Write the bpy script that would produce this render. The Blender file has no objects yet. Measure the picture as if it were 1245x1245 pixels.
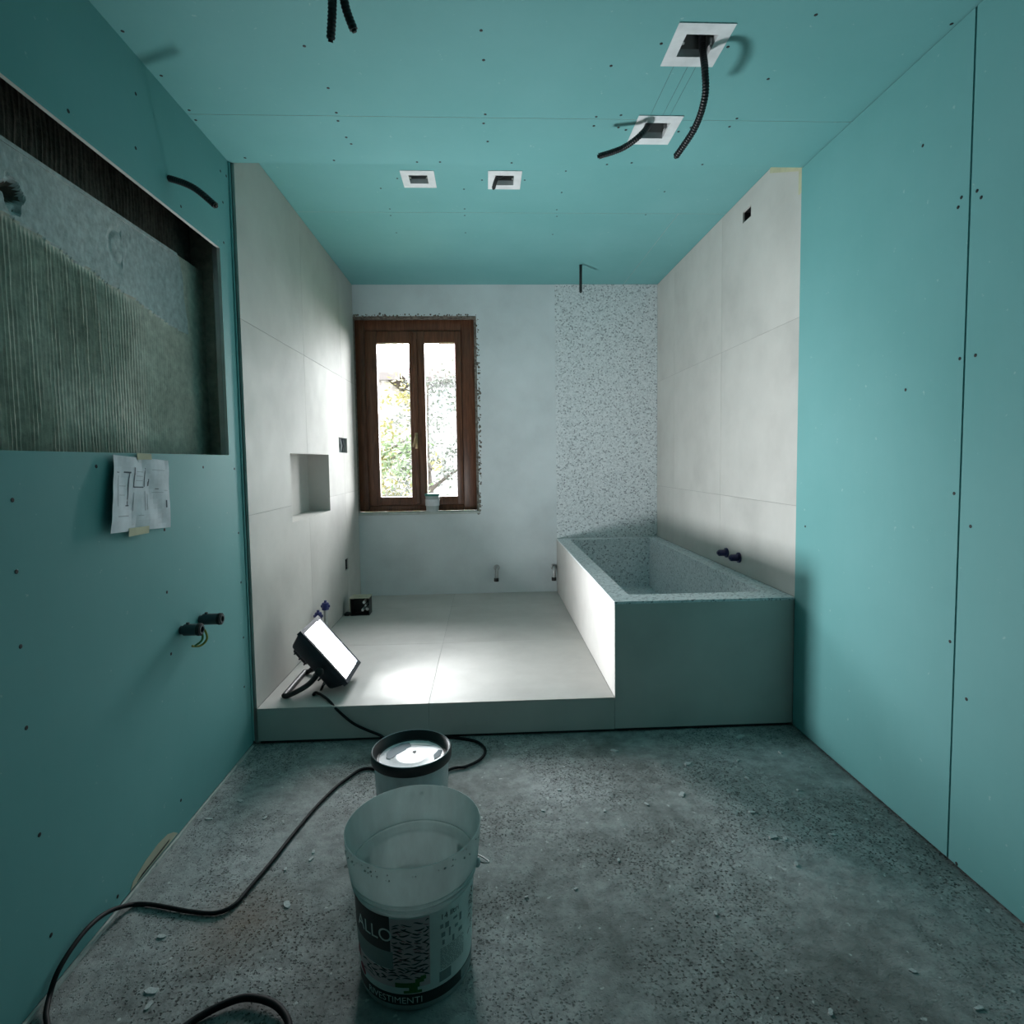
import bpy, bmesh, math, random
from mathutils import Vector, Matrix, noise
R = random.Random(7)
PI = math.pi
scene = bpy.context.scene
COL = scene.collection

# ------------------------------------------------------------------ camera
FPX, PITCH, YAW, ROLL, PCX, PCY, CAMH = 700.0, .062, .0438, -.0140, 622.5, 603.12, 1.3
_cy, _sy, _cp, _sp, _cr, _sr = math.cos(YAW), math.sin(YAW), math.cos(PITCH), math.sin(PITCH), math.cos(ROLL), math.sin(ROLL)
def ray(u, v):
    a = (u - PCX) / FPX; b = (v - PCY) / FPX
    X, U = a * _cr + b * _sr, a * _sr - b * _cr
    Y = _cp + U * _sp; z = U * _cp - _sp
    return Vector((X * _cy + Y * _sy, -X * _sy + Y * _cy, z))
def at(u, v, x=None, y=None, z=None):
    """pixel of the photograph -> point on the plane x=, y= or z= that the thing touches"""
    d = ray(u, v); o = Vector((0, 0, CAMH))
    if x is not None: t = (x - o.x) / d.x
    elif y is not None: t = (y - o.y) / d.y
    else: t = (z - o.z) / d.z
    return o + d * t
cam_d = bpy.data.cameras.new('camera'); cam = bpy.data.objects.new('camera', cam_d); COL.objects.link(cam)
fw = ray(PCX, PCY).normalized(); rt = (ray(PCX + 100, PCY) - ray(PCX, PCY)).normalized(); up = rt.cross(fw).normalized()
m = Matrix((rt, up, -fw)).transposed().to_4x4(); m.translation = (0, 0, CAMH); cam.matrix_world = m
cam_d.sensor_fit = 'HORIZONTAL'; cam_d.sensor_width = 36; cam_d.lens = FPX / 1245 * 36
cam_d.shift_y = (PCY - 622.5) / 1245; cam_d.clip_start = .02; cam_d.clip_end = 200
scene.camera = cam

# ------------------------------------------------------------------ sky, exposure
SKY = 22.0
LAMP = 14.0          # glow of the LED panel itself
LAMP_W = 19.0        # watts thrown by the work light
world = bpy.data.worlds.new('overcast_sky'); scene.world = world; world.use_nodes = True
bg = world.node_tree.nodes['Background']; bg.inputs[0].default_value = (.96, .985, 1.0, 1); bg.inputs[1].default_value = SKY
vs = scene.view_settings
vs.view_transform = 'Standard'; vs.look = 'None'; vs.exposure = 0.85; vs.gamma = 1; vs.use_curve_mapping = False
scene.cycles.max_bounces = 14; scene.cycles.diffuse_bounces = 7; scene.cycles.transparent_max_bounces = 16
scene.cycles.caustics_reflective = False; scene.cycles.caustics_refractive = False
scene.cycles.sample_clamp_indirect = 6.0

# room planes, metres (camera stands at x=0, y=0)
XL, XR, YF, YB, ZP, ZT, ZC1, ZC2, XT, XGL, XGR = -1.0818, 1.465, 2.6537, 4.8926, .1662, .6277, 2.6153, 2.7621, .5932, -1.1013, 1.460
YREAR, TK = -2.6, .0125  # rear wall set far back so the unseen end absorbs bounce light
pl = bpy.data.lights.new('window_portal', 'AREA'); pl.shape = 'RECTANGLE'; pl.size = 1.1; pl.size_y = 1.75; pl.cycles.is_portal = True
po = bpy.data.objects.new('window_portal', pl); COL.objects.link(po); po.location = (-.57, YB + .33, 1.68); po.rotation_euler = (-PI / 2, 0, 0)

# ------------------------------------------------------------------ materials
def nt(name):
    mt = bpy.data.materials.new(name); mt.use_nodes = True
    return mt, mt.node_tree, mt.node_tree.nodes['Principled BSDF']
def N(t, kind, **k):
    n = t.nodes.new(kind)
    for a, b in k.items(): setattr(n, a, b)
    return n
def coords(t, scale=(1, 1, 1)):
    tc = N(t, 'ShaderNodeTexCoord'); mp = N(t, 'ShaderNodeMapping'); mp.inputs['Scale'].default_value = scale
    t.links.new(tc.outputs['Object'], mp.inputs['Vector']); return mp.outputs[0]
def noise_n(t, v, scale, detail=4, rough=.55):
    n = N(t, 'ShaderNodeTexNoise'); n.inputs['Scale'].default_value = scale; n.inputs['Detail'].default_value = detail
    n.inputs['Roughness'].default_value = rough; t.links.new(v, n.inputs['Vector']); return n.outputs['Fac']
def ramp(t, fac, stops):
    r = N(t, 'ShaderNodeValToRGB'); e = r.color_ramp.elements
    while len(e) < len(stops): e.new(.5)
    for i, (p, c) in enumerate(stops):
        e[i].position = p; e[i].color = (*c, 1) if len(c) == 3 else c
    t.links.new(fac, r.inputs[0]); return r.outputs[0]
def mixc(t, fac, a, b, mode='MIX'):
    n = N(t, 'ShaderNodeMix', data_type='RGBA', blend_type=mode)
    for s, v in ((0, fac), (6, a), (7, b)):
        if hasattr(v, 'is_output'): t.links.new(v, n.inputs[s])
        elif s == 0: n.inputs[0].default_value = v
        else: n.inputs[s].default_value = (*v, 1)
    return n.outputs[2]
def bump(t, b, h, strength=.3, dist=.002):
    n = N(t, 'ShaderNodeBump'); n.inputs['Strength'].default_value = strength; n.inputs['Distance'].default_value = dist
    t.links.new(h, n.inputs['Height']); t.links.new(n.outputs[0], b.inputs['Normal'])
def plain(name, col, rough=.5, metal=0, spec=.5):
    mt, t, b = nt(name)
    v = coords(t); f = noise_n(t, v, 14, 3)
    lo = tuple(c * .86 for c in col); hi = tuple(min(1, c * 1.1) for c in col)
    t.links.new(ramp(t, f, [(.3, lo), (.7, hi)]), b.inputs['Base Color'])
    b.inputs['Roughness'].default_value = rough; b.inputs['Metallic'].default_value = metal; b.inputs['Specular IOR Level'].default_value = spec
    return mt
def mat_board():
    mt, t, b = nt('green_gypsum_paper'); v = coords(t)
    f = noise_n(t, v, 1.6, 5, .6); g = noise_n(t, coords(t, (30, 30, 3)), 2, 3)
    c = ramp(t, f, [(.3, (.13, .36, .36)), (.7, (.16, .40, .405))])
    c = mixc(t, mixf(t, g, .12), c, (.24, .44, .42))
    s = noise_n(t, v, 45, 2, .5); sp = ramp(t, s, [(.735, (0, 0, 0)), (.77, (1, 1, 1))])
    c = mixc(t, mixf(t, sp, .35), c, (.45, .62, .6))
    t.links.new(c, b.inputs['Base Color']); b.inputs['Roughness'].default_value = .62; b.inputs['Specular IOR Level'].default_value = .3
    bump(t, b, noise_n(t, v, 120, 2), .08, .001); return mt
def mixf(t, fac, k):
    n = N(t, 'ShaderNodeMath', operation='MULTIPLY'); t.links.new(fac, n.inputs[0]); n.inputs[1].default_value = k; return n.outputs[0]
def mat_tile(name, base, rough=.36):
    mt, t, b = nt(name); v = coords(t)
    oi = N(t, 'ShaderNodeObjectInfo'); ad = N(t, 'ShaderNodeVectorMath', operation='ADD')
    sc = N(t, 'ShaderNodeVectorMath', operation='SCALE'); cb = N(t, 'ShaderNodeCombineXYZ')
    for i in range(3): t.links.new(oi.outputs['Random'], cb.inputs[i])
    t.links.new(cb.outputs[0], sc.inputs[0]); sc.inputs['Scale'].default_value = 17; t.links.new(v, ad.inputs[0]); t.links.new(sc.outputs[0], ad.inputs[1]); v = ad.outputs[0]
    f = noise_n(t, v, 2.2, 6, .6); g = noise_n(t, v, 9, 4, .6)
    c = ramp(t, f, [(.3, tuple(k * .87 for k in base)), (.5, base), (.72, tuple(k * 1.1 for k in base))])
    c = mixc(t, mixf(t, g, .18), c, tuple(k * .8 for k in base))
    t.links.new(c, b.inputs['Base Color'])
    t.links.new(ramp(t, g, [(.3, (rough - .06,) * 3), (.7, (rough + .08,) * 3)]), b.inputs['Roughness'])
    b.inputs['Specular IOR Level'].default_value = .16
    bump(t, b, noise_n(t, v, 60, 3), .03, .001); return mt
def mat_terrazzo():
    mt, t, b = nt('grey_chip_mosaic'); v = coords(t)
    vo = N(t, 'ShaderNodeTexVoronoi'); vo.inputs['Scale'].default_value = 92; t.links.new(v, vo.inputs['Vector'])
    sx = N(t, 'ShaderNodeSeparateColor'); t.links.new(vo.outputs['Color'], sx.inputs[0])
    c = ramp(t, sx.outputs[0], [(.0, (.23, .26, .28)), (.13, (.32, .35, .37)), (.17, (.56, .60, .62)), (.55, (.62, .66, .68)), (.6, (.72, .76, .78)), (1, (.77, .80, .82))])
    ed = N(t, 'ShaderNodeTexVoronoi', feature='DISTANCE_TO_EDGE'); ed.inputs['Scale'].default_value = 92; t.links.new(v, ed.inputs['Vector'])
    c = mixc(t, ramp(t, ed.outputs['Distance'], [(.03, (1, 1, 1)), (.09, (0, 0, 0))]), c, (.68, .715, .73))
    t.links.new(c, b.inputs['Base Color']); b.inputs['Roughness'].default_value = .4
    bump(t, b, ed.outputs['Distance'], .1, .001); return mt
def mat_floor():
    mt, t, b = nt('rough_screed'); v = coords(t)
    big = noise_n(t, v, 1.3, 5, .65); mid = noise_n(t, v, 16, 6, .7); fine = noise_n(t, v, 95, 4, .7)
    c = ramp(t, big, [(.32, (.17, .175, .168)), (.5, (.345, .355, .35)), (.68, (.48, .49, .495))])
    c = mixc(t, 1.0, c, ramp(t, mid, [(.3, (.62, .62, .62)), (.6, (1.1, 1.1, 1.1))]), 'MULTIPLY')
    patch = noise_n(t, coords(t, (1, 1, 1)), 2.4, 3, .5)
    pit = N(t, 'ShaderNodeMath', operation='MULTIPLY')
    t.links.new(ramp(t, fine, [(.50, (0, 0, 0)), (.60, (1, 1, 1))]), pit.inputs[0]); t.links.new(ramp(t, patch, [(.38, (.15,) * 3), (.58, (1, 1, 1))]), pit.inputs[1])
    vo = N(t, 'ShaderNodeTexVoronoi'); vo.inputs['Scale'].default_value = 120
    dn = N(t, 'ShaderNodeTexNoise'); dn.inputs['Scale'].default_value = 130; dn.inputs['Detail'].default_value = 3; t.links.new(v, dn.inputs['Vector'])
    dm = N(t, 'ShaderNodeVectorMath', operation='SCALE'); t.links.new(dn.outputs['Color'], dm.inputs[0]); dm.inputs['Scale'].default_value = .014; da = N(t, 'ShaderNodeVectorMath', operation='ADD'); t.links.new(v, da.inputs[0]); t.links.new(dm.outputs[0], da.inputs[1]); t.links.new(da.outputs[0], vo.inputs['Vector']); sc_ = N(t, 'ShaderNodeSeparateColor'); t.links.new(vo.outputs['Color'], sc_.inputs[0])
    gran = N(t, 'ShaderNodeMath', operation='MULTIPLY'); t.links.new(ramp(t, sc_.outputs[1], [(.42, (0, 0, 0)), (.70, (1, 1, 1))]), gran.inputs[0]); t.links.new(ramp(t, vo.outputs['Distance'], [(.25, (1, 1, 1)), (.5, (0, 0, 0))]), gran.inputs[1])
    g2 = N(t, 'ShaderNodeMath', operation='MULTIPLY'); t.links.new(gran.outputs[0], g2.inputs[0]); t.links.new(ramp(t, patch, [(.42, (.12,) * 3), (.58, (1, 1, 1))]), g2.inputs[1])
    c = mixc(t, mixf(t, pit.outputs[0], .45), c, (.10, .103, .10)); c = mixc(t, mixf(t, g2.outputs[0], .85), c, (.04, .042, .04))
    wh = noise_n(t, v, 40, 2, .5)
    c = mixc(t, mixf(t, ramp(t, wh, [(.70, (0, 0, 0)), (.74, (1, 1, 1))]), .7), c, (.62, .64, .63))
    st = N(t, 'ShaderNodeMapping'); tc = N(t, 'ShaderNodeTexCoord'); t.links.new(tc.outputs['Object'], st.inputs[0])
    st.inputs['Location'].default_value = (.72 * 5, -1.60 * 5, 0); st.inputs['Scale'].default_value = (5, 5, 5)
    gr = N(t, 'ShaderNodeTexGradient', gradient_type='SPHERICAL'); t.links.new(st.outputs[0], gr.inputs[0])
    stf = N(t, 'ShaderNodeMath', operation='MULTIPLY'); t.links.new(gr.outputs['Fac'], stf.inputs[0]); t.links.new(mid, stf.inputs[1])
    c = mixc(t, stf.outputs[0], c, (.20, .11, .06))
    t.links.new(c, b.inputs['Base Color']); b.inputs['Roughness'].default_value = .85; b.inputs['Specular IOR Level'].default_value = .25
    h = N(t, 'ShaderNodeMath', operation='SUBTRACT'); t.links.new(mid, h.inputs[0]); t.links.new(g2.outputs[0], h.inputs[1])
    bump(t, b, h.outputs[0], .8, .005); return mt
def mat_rough(name, a, c2, scale=8, bs=.5, bd=.004, rough=.9):
    mt, t, b = nt(name); v = coords(t); f = noise_n(t, v, scale, 6, .65); g = noise_n(t, v, scale * 7, 4, .65)
    c = mixc(t, 1.0, ramp(t, f, [(.3, a), (.7, c2)]), ramp(t, g, [(.3, (.72,) * 3), (.65, (1.08,) * 3)]), 'MULTIPLY')
    t.links.new(c, b.inputs['Base Color']); b.inputs['Roughness'].default_value = rough; b.inputs['Specular IOR Level'].default_value = .25
    bump(t, b, g, bs, bd); return mt
def mat_wood():
    mt, t, b = nt('dark_brown_wood'); v = coords(t, (26, 26, 2.2)); f = noise_n(t, v, 3, 5, .6)
    t.links.new(ramp(t, f, [(.25, (.06, .022, .011)), (.5, (.14, .052, .026)), (.75, (.22, .085, .044))]), b.inputs['Base Color'])
    b.inputs['Roughness'].default_value = .38; bump(t, b, f, .1, .001); return mt
def mat_glass():
    mt, t, b = nt('window_glass'); t.nodes.remove(b); o = t.nodes['Material Output']
    tr = N(t, 'ShaderNodeBsdfTransparent'); gl = N(t, 'ShaderNodeBsdfGlossy'); gl.inputs['Roughness'].default_value = .02
    fr = N(t, 'ShaderNodeFresnel'); fr.inputs[0].default_value = 1.45; mx = N(t, 'ShaderNodeMixShader')
    t.links.new(fr.outputs[0], mx.inputs[0]); t.links.new(tr.outputs[0], mx.inputs[1]); t.links.new(gl.outputs[0], mx.inputs[2]); t.links.new(mx.outputs[0], o.inputs[0])
    return mt
def mat_milky(name, col, k=.45):
    mt, t, b = nt(name); o = t.nodes['Material Output']; v = coords(t, (1, 1, .4)); f = noise_n(t, v, 16, 5, .65)
    c = ramp(t, f, [(.3, tuple(x * .78 for x in col)), (.7, col)])
    t.links.new(c, b.inputs['Base Color']); b.inputs['Roughness'].default_value = .32
    tl = N(t, 'ShaderNodeBsdfTranslucent'); t.links.new(c, tl.inputs[0]); mx = N(t, 'ShaderNodeMixShader'); mx.inputs[0].default_value = k
    t.links.new(b.outputs[0], mx.inputs[1]); t.links.new(tl.outputs[0], mx.inputs[2])
    tp = N(t, 'ShaderNodeBsdfTransparent'); m2 = N(t, 'ShaderNodeMixShader'); m2.inputs[0].default_value = .16
    t.links.new(mx.outputs[0], m2.inputs[1]); t.links.new(tp.outputs[0], m2.inputs[2]); t.links.new(m2.outputs[0], o.inputs[0]); return mt
def mat_emit(name, col, s):
    mt, t, b = nt(name); b.inputs['Emission Color'].default_value = (*col, 1); b.inputs['Emission Strength'].default_value = s
    v = coords(t); t.links.new(ramp(t, noise_n(t, v, 5), [(0, (.8, .8, .8)), (1, (.9, .9, .9))]), b.inputs['Base Color']); return mt
def mat_leaf(name, a, c2):
    mt, t, b = nt(name); o = t.nodes['Material Output']; v = coords(t); f = noise_n(t, v, 3.5, 4)
    c = ramp(t, f, [(.3, a), (.7, c2)]); t.links.new(c, b.inputs['Base Color']); b.inputs['Roughness'].default_value = .6
    tl = N(t, 'ShaderNodeBsdfTranslucent'); t.links.new(c, tl.inputs[0]); mx = N(t, 'ShaderNodeMixShader'); mx.inputs[0].default_value = .4
    t.links.new(b.outputs[0], mx.inputs[1]); t.links.new(tl.outputs[0], mx.inputs[2]); t.links.new(mx.outputs[0], o.inputs[0]); return mt

M = dict(
    board=mat_board(), core=plain('gypsum_core', (.62, .63, .60), .9), tile=mat_tile('pale_grey_porcelain', (.555, .54, .51), .62),
    tile_floor=mat_tile('pale_grey_floor_porcelain', (.54, .52, .495), .52), grout=plain('pale_grout', (.36, .355, .34), .9),
    terrazzo=mat_terrazzo(), plaster=mat_tile('white_skim_plaster', (.66, .71, .73), .75),
    rear=mat_rough('light_absorbing_grey', (.09, .09, .085), (.14, .14, .13), 2, .1), floor=mat_floor(),  # rear tone kept dark to soak up bounce light behind the camera
    mortar=mat_rough('combed_mortar', (.46, .45, .38), (.68, .665, .58), 5, .6, .003), patch=mat_rough('grey_plaster_patch', (.46, .51, .51), (.58, .62, .62), 6, .5, .003),
    brown=mat_rough('brown_scored_brick', (.10, .08, .065), (.24, .20, .17), 9, .7, .004), rubble=mat_rough('broken_plaster', (.09, .08, .065), (.34, .32, .28), 30, .7, .004),
    wood=mat_wood(), glass=mat_glass(), brass=plain('worn_brass', (.55, .42, .25), .35, .9),
    black=plain('black_plastic', (.012, .013, .015), .45), rubber=plain('black_rubber', (.008, .009, .011), .6, 0, .2), dark=plain('screw_black', (.006, .007, .008), .6),
    steel=plain('galvanised_steel', (.42, .44, .44), .4, .7), grey=plain('dark_grey_fitting', (.05, .065, .075), .45), white=plain('white_plaster_frame', (.72, .74, .75), .6),
    blue=plain('blue_plastic', (.022, .03, .16), .4), navy=plain('navy_plastic', (.012, .012, .075), .4), cream=plain('cream_card', (.55, .52, .40), .8), tape=plain('masking_tape', (.52, .50, .33), .7),
    paper=plain('white_paper', (.66, .69, .74), .8), ink=plain('grey_ink', (.09, .10, .13), .9), lightink=plain('pale_ink', (.36, .38, .42), .9),
    pail=mat_milky('milky_polyethylene', (.66, .76, .75)), pail_white=plain('white_pail_plastic', (.50, .55, .56), .4), water=plain('cloudy_rinse_water', (.34, .42, .42), .2),
    lid=plain('white_dusty_lid', (.82, .83, .86), .28), teal=plain('teal_plastic', (.06, .26, .22), .4), stain=plain('blue_grey_paint', (.12, .20, .25), .6),
    label=plain('white_label', (.70, .78, .76), .55), labelgrey=plain('label_grey_panel', (.22, .29, .29), .55), labeldark=plain('label_dark_band', (.016, .028, .03), .5), pink=plain('label_pink', (.66, .52, .54), .55),
    red=plain('label_red', (.30, .025, .05), .5), green=plain('label_green', (.03, .17, .04), .5), housing=plain('dark_grey_aluminium', (.03, .034, .045), .42, .3),
    earth=plain('yellow_green_wire', (.30, .29, .05), .5), led=mat_emit('led_panel', (.93, .975, 1.0), LAMP), foam=plain('pale_edge_strip', (.50, .53, .51), .8),
    roof=mat_rough('red_roof_tile', (.034, .020, .020), (.046, .030, .030), 3, .4), wallA=plain('pale_pink_render', (.09, .08, .075), .9), wallB=plain('white_render', (.11, .11, .115), .9), eave=plain('brown_eave', (.012, .009, .008), .8),
    bark=mat_rough('bark', (.012, .010, .008), (.025, .021, .017), 9), leafy=mat_leaf('yellow_leaves', (.042, .042, .012), (.085, .075, .022)), leafg=mat_leaf('green_leaves', (.014, .026, .008), (.04, .06, .024)),
    leafd=mat_leaf('grey_green_leaves', (.014, .018, .014), (.04, .046, .038)), grass=mat_rough('lawn', (.04, .06, .016), (.08, .095, .036), 3), splat=mat_rough('dried_plaster', (.50, .52, .52), (.62, .64, .64), 30, .4, .002))

# ------------------------------------------------------------------ mesh helpers
class MB:
    def __init__(s): s.v = []; s.f = []; s.m = []; s.mi = 0
    def add(s, vs_, fs):
        o = len(s.v); s.v += [tuple(q) for q in vs_]; s.f += [tuple(i + o for i in f) for f in fs]; s.m += [s.mi] * len(fs); return s
    def box(s, x0, x1, y0, y1, z0, z1, b=0):
        if b <= 0:
            return s.add([(x, y, z) for x in (x0, x1) for y in (y0, y1) for z in (z0, z1)],
                         [(0, 1, 3, 2), (4, 6, 7, 5), (0, 4, 5, 1), (2, 3, 7, 6), (0, 2, 6, 4), (1, 5, 7, 3)])
        bm = bmesh.new(); bmesh.ops.create_cube(bm, size=1)
        for q in bm.verts: q.co = Vector(((x0 + x1) / 2 + q.co.x * (x1 - x0), (y0 + y1) / 2 + q.co.y * (y1 - y0), (z0 + z1) / 2 + q.co.z * (z1 - z0)))
        bmesh.ops.bevel(bm, geom=bm.edges[:], offset=b, segments=2, affect='EDGES', profile=.5)
        return s.bm(bm)
    def bm(s, bm, mat=None):
        bm.verts.index_update(); vs_ = [(mat @ q.co if mat else q.co).copy() for q in bm.verts]; fs = [[q.index for q in f.verts] for f in bm.faces]; bm.free(); return s.add(vs_, fs)
    def tube(s, path, r, seg=10, caps=True):
        P = [Vector(p) for p in path]; rr = r if isinstance(r, (list, tuple)) else [r] * len(P); vs_ = []; fs = []
        nrm = None
        for i, p in enumerate(P):
            d = (P[min(i + 1, len(P) - 1)] - P[max(i - 1, 0)]).normalized()
            if nrm is None: nrm = d.orthogonal().normalized()
            else: nrm = (nrm - d * nrm.dot(d)).normalized()
            bn = d.cross(nrm)
            for k in range(seg):
                a = 2 * PI * k / seg; vs_.append(p + (nrm * math.cos(a) + bn * math.sin(a)) * rr[i])
        for i in range(len(P) - 1):
            for k in range(seg):
                k2 = (k + 1) % seg; fs.append((i * seg + k, i * seg + k2, (i + 1) * seg + k2, (i + 1) * seg + k))
        if caps: fs += [tuple(range(seg))[::-1], tuple(range((len(P) - 1) * seg, len(P) * seg))]
        return s.add(vs_, fs)
    def lathe(s, prof, c, seg=40, axis=None, closed=False):
        """profile of (radius, height) about an axis through c"""
        ax = Vector(axis or (0, 0, 1)).normalized(); e1 = ax.orthogonal().normalized() if axis else Vector((1, 0, 0)); e2 = ax.cross(e1); c = Vector(c); vs_ = []; fs = []
        for r, h in prof:
            for k in range(seg):
                a = 2 * PI * k / seg; vs_.append(c + ax * h + (e1 * math.cos(a) + e2 * math.sin(a)) * max(r, 1e-5))
        n = len(prof)
        for i in range(n if closed else n - 1):
            j = (i + 1) % n
            for k in range(seg):
                k2 = (k + 1) % seg; fs.append((i * seg + k, i * seg + k2, j * seg + k2, j * seg + k))
        return s.add(vs_, fs)
def obj(name, mb, mats, parent=None, smooth=False, recalc=True):
    me = bpy.data.meshes.new(name); me.from_pydata(mb.v, [], mb.f)
    mats = mats if isinstance(mats, (list, tuple)) else [mats]
    for q in mats: me.materials.append(M[q])
    for p, i in zip(me.polygons, mb.m): p.material_index = i
    if recalc:
        bm = bmesh.new(); bm.from_mesh(me); bmesh.ops.recalc_face_normals(bm, faces=bm.faces[:]); bm.to_mesh(me); bm.free()
    if smooth:
        for p in me.polygons: p.use_smooth = True
        try: me.set_sharp_from_angle(angle=math.radians(38))
        except Exception: pass
    o = bpy.data.objects.new(name, me); COL.objects.link(o)
    if parent is not None: adopt(o, parent)
    return o
def adopt(o, parent):
    o.parent = parent; mw = Matrix.Identity(4); p = parent
    chain = []
    while p is not None: chain.append(p); p = p.parent
    for q in reversed(chain): mw = mw @ q.matrix_parent_inverse @ q.matrix_basis
    o.matrix_parent_inverse = mw.inverted()
def tag(o, label, cat, group=None, kind=None):
    o['label'] = label; o['category'] = cat
    if group: o['group'] = group
    if kind: o['kind'] = kind
    return o
def thing(name, loc, label, cat, group=None):
    o = bpy.data.objects.new(name, None); COL.objects.link(o); o.location = loc; o.empty_display_size = .05
    return tag(o, label, cat, group)
def panel(u0, u1, v0, v1, fn, thick, holes=(), mb=None):
    """flat board with rectangular cut-outs; fn(u, v, w) -> world, w=0 the face, w=-thick the back; slot 1 = cut edges"""
    mb = mb or MB()
    hs = [(max(a, u0), min(b, u1), max(c, v0), min(d, v1)) for a, b, c, d in holes]; hs = [h for h in hs if h[1] - h[0] > 1e-5 and h[3] - h[2] > 1e-5]
    us = sorted({u0, u1, *[q for h in hs for q in h[:2]]}); vs2 = sorted({v0, v1, *[q for h in hs for q in h[2:]]})
    nu, nv = len(us), len(vs2)
    solid = [[not any(h[0] <= (us[i] + us[i + 1]) / 2 <= h[1] and h[2] <= (vs2[j] + vs2[j + 1]) / 2 <= h[3] for h in hs) for j in range(nv - 1)] for i in range(nu - 1)]
    idx = lambda i, j, k: (i * nv + j) * 2 + k
    V = [fn(us[i], vs2[j], -thick * k) for i in range(nu) for j in range(nv) for k in (0, 1)]
    F = []; E = []
    S = lambda i, j: 0 <= i < nu - 1 and 0 <= j < nv - 1 and solid[i][j]
    for i in range(nu - 1):
        for j in range(nv - 1):
            if not solid[i][j]: continue
            F += [(idx(i, j, 0), idx(i + 1, j, 0), idx(i + 1, j + 1, 0), idx(i, j + 1, 0)), (idx(i, j, 1), idx(i, j + 1, 1), idx(i + 1, j + 1, 1), idx(i + 1, j, 1))]
            for (di, dj, a, b_) in ((-1, 0, (i, j), (i, j + 1)), (1, 0, (i + 1, j), (i + 1, j + 1)), (0, -1, (i, j), (i + 1, j)), (0, 1, (i, j + 1), (i + 1, j + 1))):
                if not S(i + di, j + dj): E.append((idx(*a, 0), idx(*b_, 0), idx(*b_, 1), idx(*a, 1)))
    used = sorted({k for f in F + E for k in f}); mp = {k: n for n, k in enumerate(used)}
    o = len(mb.v); mb.v += [tuple(V[k]) for k in used]
    mb.f += [tuple(mp[k] + o for k in f) for f in F + E]; mb.m += [0] * len(F) + [1] * len(E)
    return mb
def bez(pts, n=12):
    """Catmull-Rom through the points"""
    P = [Vector(p) for p in pts]; out = []
    for i in range(len(P) - 1):
        a, b, c, d = P[max(i - 1, 0)], P[i], P[i + 1], P[min(i + 2, len(P) - 1)]
        for k in range(n):
            t = k / n; out.append(.5 * ((2 * b) + (c - a) * t + (2 * a - 5 * b + 4 * c - d) * t * t + (3 * b - a - 3 * c + d) * t ** 3))
    return out + [P[-1]]
def struct(name, mb, mats, label, cat): return tag(obj(name, mb, mats), label, cat, kind='structure')

# screw heads share one mesh each way round
def screw_mesh(axis):
    mb = MB(); mb.lathe([(0, .0012), (.0036, .0012), (.0056, .0004), (.0056, -.002), (0, -.002)], (0, 0, 0), 8, axis)
    me = bpy.data.meshes.new('screw'); me.from_pydata(mb.v, [], mb.f); me.materials.append(M['dark']); return me
SCR = {k: screw_mesh(a) for k, a in dict(l=(1, 0, 0), r=(-1, 0, 0), c=(0, 0, -1)).items()}
def screw(kind, p, parent):
    o = bpy.data.objects.new('screw', SCR[kind]); COL.objects.link(o); o.location = p; adopt(o, parent); return o

# ------------------------------------------------------------------ floor
mb = MB(); nx, ny = 300, 340; X0, X1, Y0, Y1 = -1.44, 1.74, -.9, YF + .1
for j in range(ny + 1):
    for i in range(nx + 1):
        x = X0 + (X1 - X0) * i / nx; y = Y0 + (Y1 - Y0) * j / ny
        h = noise.noise((x * 2.1, y * 2.1, 0)) * .0018 + noise.noise((x * 9, y * 9, 3)) * .0011 + noise.noise((x * 31, y * 31, 5)) * .0012 + noise.noise((x * 70, y * 70, 8)) * .0008 - .0035
        mb.v.append((x, y, h))
for j in range(ny):
    for i in range(nx):
        a = j * (nx + 1) + i; mb.f.append((a, a + 1, a + nx + 2, a + nx + 1)); mb.m.append(0)
mb.box(-1.45, 1.75, YREAR - .1, YB + .3, -.16, -.012); mb.box(-1.45, 1.75, YREAR - .1, -.9, -.012, -.004)
floor = obj('floor', mb, 'floor', recalc=False, smooth=True)
tag(floor, 'rough grey cement screed floor, pitted, with white plaster drips', 'floor', kind='structure')
def splat(px, py, r, k=1.0):
    c = at(px, py, z=0); mb = MB(); n = 12; ring = []
    ph = R.random() * 6; vs_ = [(c.x, c.y, .0004)]
    for i in range(n):
        a = 2 * PI * i / n; q = r * (.7 + .3 * math.sin(2 * a + ph) + .25 * R.random())
        vs_.append((c.x + math.cos(a) * q, c.y + math.sin(a) * q * k, .0002)); ring.append(i + 1)
    for i in range(n):
        a = 2 * PI * i / n; v_ = vs_[1 + i]; vs_.append((c.x + (v_[0] - c.x) * 1.15, c.y + (v_[1] - c.y) * 1.15, -.006))
    fs = [(0, 1 + i, 1 + (i + 1) % n) for i in range(n)] + [(1 + i, 1 + n + i, 1 + n + (i + 1) % n, 1 + (i + 1) % n) for i in range(n)]
    mb.add(vs_, fs); return obj('plaster_splat', mb, 'splat', floor, smooth=True)
for a in ((184, 1204, .016), (181, 1222, .011), (196, 1138, .011), (349, 1099, .014), (292, 973, .012), (254, 995, .014, .6), (900, 895, .026, .7), (836, 928, .020, .6), (747, 912, .016, .6), (949, 914, .013),
          (897, 924, .010), (829, 965, .014, 1.2), (786, 977, .009), (940, 1017, .013), (914, 987, .010), (968, 1050, .009), (1012, 1014, .009), (752, 1045, .007), (735, 985, .008), (378, 1044, .009), (381, 1035, .008), (347, 1056, .007), (322, 994, .008),
          (955, 1019, .008), (986, 932, .006), (908, 945, .008), (970, 960, .006), (870, 1110, .007), (640, 1090, .006), (700, 1080, .006), (1110, 1180, .012, .5), (1190, 1225, .012, .6), (1010, 1230, .009), (680, 960, .008), (660, 985, .007), (615, 905, .008), (710, 900, .007)):
    splat(*a)

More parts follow.
